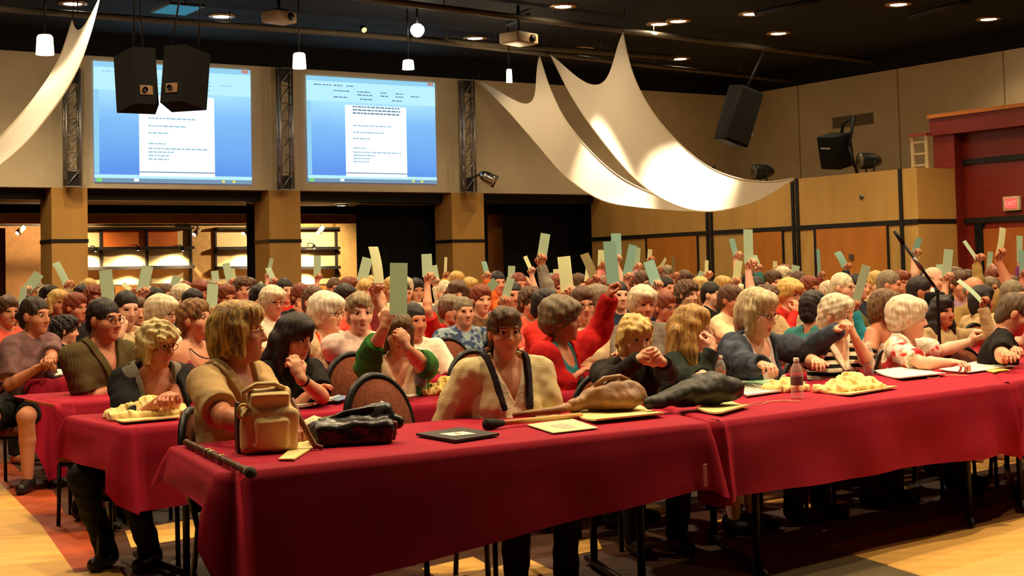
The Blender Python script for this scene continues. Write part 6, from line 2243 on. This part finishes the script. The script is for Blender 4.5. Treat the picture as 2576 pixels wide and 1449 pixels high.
# people with a raised card: grip pixel, depth, side, facing, look, then the card (tilt, width px, length px, tint, curl)
RAISE = [
    (48, 796, 13.5, 'RM', 40, 'F', 'short', 'br', 'maroon', (8, 16, 76, 'g', 0)),
    (66, 728, 15.5, 'RM', 35, 'F', 'bob', 'dk', 'charcoal', (34, 26, 52, 'g', 0)),
    (170, 712, 17.0, 'RM', 30, 'F', 'short', 'bl', 'beige', (-22, 18, 62, 'g', .3)),
    (275, 764, 12.4, 'RM', 25, 'F', 'short', 'br', 'brown', (-7, 33, 88, 'g', 0)),
    (356, 733, 14.2, 'RM', 45, 'M', 'crop', 'dk', 'grey', (12, 28, 68, 'g', 0)),
    (334, 730, 19.0, 'RM', 35, 'F', 'short', 'wh', 'lilac', (-48, 12, 30, 'p', 0)),
    (430, 738, 18.0, 'RM', 30, 'M', 'crop', 'dk', 'green', (17, 22, 48, 'g', 0)),
    (532, 780, 13.0, 'RM', 35, 'F', 'curly', 'dk', 'purple', (2, 27, 68, 'g', 0)),
    (545, 716, 17.0, 'LM', 30, 'F', 'short', 'au', 'navy', (-8, 18, 38, 'g', 0)),
    (580, 708, 18.2, 'RM', 40, 'F', 'bob', 'br', 'cream', (-13, 19, 50, 'g', 0)),
    (592, 712, 19.5, 'LM', 25, 'M', 'crop', 'gr', 'teal', (-10, 10, 40, 'p', 0)),
    (628, 738, 16.0, 'RM', 30, 'F', 'short', 'dk', 'orange', (55, 30, 42, 'g', .3)),
    (674, 690, 17.0, 'RH', 30, 'F', 'short', 'wh', 'blue', (12, 10, 44, 'g', 0)),
    (690, 706, 16.6, 'LM', 25, 'F', 'curly', 'br', 'pink', (-16, 14, 38, 'g', .2)),
    (798, 694, 18.6, 'RH', 30, 'F', 'bob', 'au', 'orange', (0, 18, 54, 'g', 0)),
    (909, 706, 15.2, 'RM', 40, 'F', 'short', 'bl', 'yellow', (14, 30, 62, 'g', 0)),
    (947, 694, 15.6, 'LH', 20, 'M', 'bald', 'ba', 'grey', (-4, 22, 40, 'd', 0)),
    (1076, 694, 12.6, 'RH', 30, 'F', 'puff', 'gr', 'red', (-3, 26, 58, 'g', 0)),
    (1098, 706, 16.4, 'LM', 20, 'F', 'short', 'wh', 'white', (-10, 18, 42, 'g', 0)),
    (1120, 690, 18.0, 'RH', 35, 'F', 'short', 'bl', 'yellow', (2, 7, 46, 'p', 0)),
    (1226, 690, 17.0, 'LM', 20, 'F', 'bob', 'bl', 'orange', (-6, 13, 36, 'b', .2)),
    (1212, 742, 14.6, 'LM', 20, 'F', 'bob', 'br', 'yellow', (42, 22, 52, 'g', 0)),
    (1286, 702, 18.6, 'RM', 30, 'M', 'bald', 'ba', 'orange', (2, 18, 36, 'g', 0)),
    (1268, 756, 11.6, 'LM', 15, 'M', 'crop', 'gr', 'blue', (16, 20, 62, 'g', 0)),
    (1362, 650, 13.2, 'LH', 20, 'M', 'crop', 'dk', 'grey', (9, 24, 66, 'g', 0)),
    (1338, 678, 17.0, 'LH', 25, 'F', 'short', 'dk', 'coral', (-24, 10, 40, 'p', 0)),
    (1384, 712, 18.0, 'LM', 20, 'F', 'short', 'au', 'purple', (-8, 26, 28, 'g', 0)),
    (1402, 706, 18.4, 'RM', 35, 'M', 'crop', 'dk', 'black', (-5, 15, 32, 'p', 0)),
    (1428, 732, 12.2, 'RM', 35, 'M', 'crop', 'dk', 'maroon', (-6, 46, 90, 'p', .2)),
    (1498, 700, 13.8, 'LM', 20, 'F', 'short', 'au', 'charcoal', (-19, 22, 70, 'd', .2)),
    (1480, 706, 15.4, 'RM', 30, 'F', 'short', 'gr', 'brown', (8, 22, 42, 'p', 0)),
    (1512, 666, 16.0, 'RH', 35, 'F', 'short', 'wh', 'pink', (2, 17, 40, 'p', 0)),
    (1552, 650, 15.8, 'LH', 20, 'M', 'crop', 'dk', 'khaki', (-2, 25, 66, 'b', 0)),
    (1576, 694, 14.4, 'RM', 30, 'F', 'short', 'br', 'pink', (12, 22, 86, 'b', 0)),
    (1601, 668, 16.8, 'RH', 30, 'F', 'bob', 'wh', 'lilac', (4, 15, 48, 'g', 0)),
    (1633, 652, 17.4, 'RH', 30, 'F', 'short', 'au', 'red', (6, 11, 28, 'p', 0)),
    (1654, 716, 13.0, 'LM', 20, 'M', 'crop', 'dk', 'navy', (-19, 28, 66, 'b', 0)),
    (1652, 672, 17.6, 'RM', 30, 'F', 'short', 'gr', 'beige', (52, 8, 36, 'p', .4)),
    (1694, 692, 17.2, 'RM', 30, 'F', 'short', 'br', 'maroon', (0, 8, 48, 'd', 0)),
    (1754, 722, 16.2, 'RM', 35, 'F', 'puff', 'gr', 'green', (18, 18, 44, 'g', 0)),
    (1777, 690, 15.6, 'RH', 30, 'M', 'crop', 'dk', 'black', (2, 9, 38, 'p', 0)),
    (1852, 640, 16.6, 'RH', 35, 'F', 'short', 'dk', 'brown', (-14, 14, 44, 'b', 0)),
    (1850, 706, 14.6, 'LM', 20, 'F', 'long', 'bl', 'white', (10, 18, 54, 'p', 0)),
    (1884, 660, 12.0, 'RH', 35, 'F', 'tousle', 'br', 'beige', (-1, 23, 86, 'g', 0)),
    (1908, 672, 16.4, 'LH', 20, 'F', 'short', 'wh', 'teal', (-6, 15, 34, 'g', .3)),
    (1950, 676, 18.0, 'RM', 30, 'F', 'short', 'au', 'orange', (0, 10, 22, 'p', 0)),
    (1994, 704, 17.2, 'RM', 30, 'M', 'crop', 'dk', 'olive', (12, 20, 40, 'g', 0)),
    (2044, 722, 16.0, 'RM', 25, 'F', 'bob', 'au', 'green', (-52, 28, 36, 'g', 0)),
    (2128, 668, 17.2, 'RH', 35, 'F', 'short', 'br', 'navy', (-20, 17, 42, 'b', .3)),
    (2062, 690, 17.8, 'RH', 30, 'M', 'crop', 'dk', 'maroon', (-3, 8, 70, 'b', 0)),
    (2150, 778, 10.8, 'LM', 10, 'F', 'long', 'wh', 'turquoise', (17, 22, 104, 'g', 0)),
    (2300, 634, 17.0, 'RH', 30, 'M', 'crop', 'dk', 'charcoal', (18, 15, 40, 'b', 0)),
    (2380, 694, 13.8, 'RM', 25, 'F', 'short', 'br', 'lilac', (6, 22, 70, 'g', 0)),
    (2368, 706, 15.4, 'RM', 25, 'M', 'bald', 'ba', 'white', (-2, 22, 44, 'g', 0)),
    (2458, 648, 14.4, 'RH', 30, 'M', 'crop', 'gr', 'khaki', (-33, 9, 54, 'g', 0)),
    (2514, 636, 12.6, 'LH', 35, 'M', 'bald', 'ba', 'khaki', (14, 15, 66, 'p', .2)),
    (2488, 670, 16.4, 'RH', 30, 'F', 'short', 'dk', 'black', (6, 13, 40, 'g', 0)),
    (2566, 656, 15.0, 'RH', 30, 'F', 'bob', 'br', 'purple', (0, 14, 66, 'g', 0)),
    (2574, 684, 13.6, 'RM', 25, 'F', 'short', 'br', 'brown', (-3, 16, 56, 'b', 0)),
    (2476, 800, 11.0, 'LM', 30, 'F', 'long', 'dk', 'beige', (-38, 10, 78, 'g', .3)),
]
n_same = {}
for (px, py, d, pose, phi, sex, style, hc, sh, cd) in RAISE:
    phi2 = phi + rc.uniform(-8, 8)
    r, k, lab, s = crowd(pose, px, py, d, phi2, sex, style, hc, sh, 'hand', 'pattern' if (sh == 'blue' and d < 12) else 'plain', 'long' if sh == 'grey' and d < 14 else None, None, False, (150, 168, 176) if (sh == 'blue' and d < 12) else None)
    S, E, W, fd, pn, tx = k.arm[pose[0]]
    g = np.array(r.location) + rz_(r.rotation_euler.z) @ ((W + fd * .075) * s)
    # project the real grip back to its own pixel so that the card sits in the hand
    v = Vector(g) - Vector((0, 0, CAMH))
    f_ = v.dot(fwd); gx_ = CX + FPX * v.dot(rgt) / f_; gy_ = CY - FPX * v.dot(upv) / f_
    tint = {'g': 'green', 'p': 'pale green', 'b': 'blue-green', 'd': 'drab shade-tinted'}[cd[3]]
    parts = lab.split(', ')
    card('%s card of %s, %s, %s' % (tint, parts[0], parts[2], parts[3]), gx_ + 2 * math.sin(math.radians(cd[0])), gy_ + 3, g[1] - .02, cd[0], cd[1], cd[2], cd[3], cd[4])

# cards of the people near the camera
card('large green card hiding the face of the woman in the green cardigan', 1002, 792, 7.74, .4, 44, 130, 'g')
card('tall pale card curling beside the large green card', 956, 712, 9.2, -2, 24, 92, 'p', .3)
card('long blue-green card lifted by the woman in the red cardigan', 1543, 713, 8.72, -5, 32, 106, 'b')

# people without a card
HEADS = [
    (18, 785, 12.2, 'T', 50, 'F', 'short', 'br', 'coral', ''), (118, 752, 16.0, 'T', 35, 'F', 'short', 'wh', 'beige', ''), (146, 762, 14.8, 'T', 40, 'F', 'bob', 'bl', 'charcoal', ''), (190, 775, 13.2, 'T', 60, 'F', 'short', 'au', 'black', ''),
    (206, 748, 17.0, 'T', 35, 'F', 'short', 'dk', 'navy', ''), (236, 752, 15.6, 'T', 40, 'F', 'curly', 'au', 'maroon', ''), (164, 832, 11.6, 'T', 100, 'F', 'curly', 'dk', 'black', ''), (318, 778, 10.6, 'C', 40, 'F', 'pulled', 'dk', 'cream', ''), (408, 792, 10.6, 'T', 60, 'F', 'puff', 'wh', 'white', 'g'),
    (458, 752, 15.0, 'T', 40, 'F', 'puff', 'wh', 'lilac', ''), (505, 738, 17.0, 'T', 35, 'F', 'puff', 'au', 'brown', ''), (485, 765, 13.4, 'C', 45, 'F', 'short', 'dk', 'navy', ''), (570, 752, 14.2, 'T', 35, 'F', 'short', 'au', 'maroon', ''), (655, 752, 13.6, 'T', 30, 'F', 'bob', 'dk', 'purple', ''),
    (686, 762, 12.8, 'T', 35, 'F', 'puff', 'wh', 'white', 'g'), (716, 732, 16.2, 'T', 30, 'M', 'crop', 'dk', 'red', ''), (756, 748, 15.0, 'C', 35, 'F', 'short', 'au', 'black', ''), (790, 760, 13.0, 'T', 40, 'F', 'short', 'br', 'orange', ''), (842, 728, 17.6, 'T', 30, 'M', 'crop', 'br', 'charcoal', ''),
    (878, 730, 15.8, 'T', 35, 'F', 'bob', 'au', 'orange', ''), (868, 755, 12.6, 'C', 45, 'F', 'short', 'dk', 'coral', ''), (920, 738, 14.4, 'T', 25, 'F', 'bob', 'bl', 'maroon', ''), (1012, 740, 15.2, 'T', 25, 'M', 'crop', 'dk', 'white', ''), (1042, 808, 9.9, 'T', 40, 'M', 'crop', 'dk', 'white', ''), (1046, 732, 16.6, 'T', 25, 'F', 'short', 'dk', 'black', ''),
    (1120, 738, 15.4, 'T', 25, 'M', 'crop', 'wh', 'grey', ''), (1152, 745, 13.2, 'T', 12, 'F', 'long', 'br', 'olive', ''), (1182, 728, 17.0, 'C', 25, 'F', 'bob', 'bl', 'cream', ''), (1252, 712, 17.6, 'T', 25, 'M', 'crop', 'dk', 'coral', ''), (1210, 755, 12.9, 'T', 30, 'F', 'short', 'au', 'brown', ''), (1306, 718, 16.4, 'T', 25, 'M', 'crop', 'au', 'orange', ''),
    (1334, 762, 12.4, 'T', 30, 'F', 'curly', 'br', 'coral', ''), (1372, 770, 11.4, 'T', 60, 'F', 'short', 'dk', 'red', ''), (1466, 768, 10.6, 'T', 15, 'F', 'short', 'br', 'cream', 'g'), (1505, 762, 11.6, 'T', 110, 'F', 'puff', 'gr', 'white', ''), (1455, 722, 15.8, 'T', 30, 'F', 'short', 'br', 'coral', ''), (1530, 735, 14.0, 'C', 30, 'F', 'short', 'au', 'navy', ''),
    (1618, 768, 10.6, 'T', 15, 'F', 'puff', 'wh', 'grey', ''), (1600, 722, 16.0, 'T', 25, 'F', 'short', 'au', 'pink', ''), (1644, 738, 14.4, 'T', 30, 'M', 'crop', 'br', 'charcoal', ''), (1672, 775, 11.8, 'T', 40, 'F', 'short', 'au', 'purple', 'g'), (1676, 726, 16.0, 'T', 30, 'M', 'crop', 'dk', 'maroon', ''), (1728, 742, 13.8, 'T', 50, 'F', 'curly', 'br', 'teal', ''), (1790, 742, 14.2, 'T', 60, 'M', 'crop', 'dk', 'black', ''),
    (1818, 726, 15.6, 'T', 30, 'F', 'bob', 'bl', 'brown', ''), (1836, 755, 12.6, 'C', 60, 'F', 'short', 'br', 'cream', ''), (1722, 710, 17.6, 'T', 30, 'F', 'short', 'br', 'grey', ''), (1902, 732, 13.4, 'T', 60, 'M', 'crop', 'dk', 'black', ''), (1945, 712, 16.4, 'T', 30, 'F', 'short', 'br', 'orange', ''), (1970, 702, 17.2, 'T', 30, 'F', 'short', 'wh', 'olive', ''),
    (1988, 742, 12.8, 'C', 40, 'F', 'puff', 'bl', 'red', 'g'), (2036, 728, 14.8, 'T', 40, 'F', 'short', 'au', 'beige', ''), (2046, 778, 10.2, 'T', 130, 'F', 'short', 'dk', 'teal', ''), (2085, 738, 15.4, 'T', 30, 'F', 'short', 'wh', 'grey', ''), (2120, 724, 13.2, 'T', 60, 'M', 'crop', 'wh', 'olive', 'g'), (2158, 722, 14.6, 'T', 60, 'M', 'crop', 'dk', 'navy', ''), (2204, 716, 15.2, 'T', 30, 'F', 'short', 'bl', 'beige', ''),
    (2238, 718, 13.0, 'T', 60, 'M', 'crop', 'gr', 'lilac', ''), (2268, 712, 15.8, 'T', 30, 'F', 'bob', 'au', 'maroon', ''), (2316, 735, 11.8, 'T', 70, 'M', 'crop', 'dk', 'white', ''), (2350, 706, 14.0, 'T', 60, 'M', 'bald', 'gr', 'cream', ''), (2436, 712, 14.6, 'T', 40, 'M', 'crop', 'br', 'olive', ''), (2502, 706, 15.4, 'T', 12, 'F', 'short', 'au', 'white', ''),
    (2470, 755, 12.2, 'T', 100, 'F', 'bob', 'dk', 'beige', ''), (2540, 728, 14.0, 'T', 40, 'F', 'short', 'br', 'olive', ''), (2548, 745, 11.6, 'C', 40, 'M', 'crop', 'gr', 'beige', ''), (820, 905, 9.0, 'T', 55, 'F', 'short', 'br', 'turquoise', 'x'),
    (92, 738, 17.4, 'T', 40, 'M', 'crop', 'gr', 'charcoal', ''), (268, 742, 17.0, 'T', 35, 'F', 'short', 'au', 'brown', ''), (420, 745, 16.4, 'T', 35, 'M', 'crop', 'br', 'maroon', ''), (612, 738, 17.4, 'T', 30, 'F', 'short', 'au', 'coral', ''), (985, 728, 17.2, 'T', 25, 'F', 'short', 'bl', 'grey', ''), (1416, 722, 16.6, 'C', 25, 'M', 'crop', 'au', 'brown', ''), (1760, 722, 17.0, 'T', 30, 'F', 'short', 'dk', 'green', ''),
    (2010, 712, 17.0, 'T', 30, 'M', 'crop', 'br', 'maroon', ''), (2400, 704, 15.6, 'T', 30, 'F', 'bob', 'br', 'charcoal', ''),
]
for (px, py, d, pose, phi, sex, style, hc, sh, fl_) in HEADS:
    if fl_ == 'x': continue
    crowd(pose, px, py, d, phi + rc.uniform(-8, 8), sex, style, hc, sh, 'head', 'plain', None, None, fl_ == 'g')
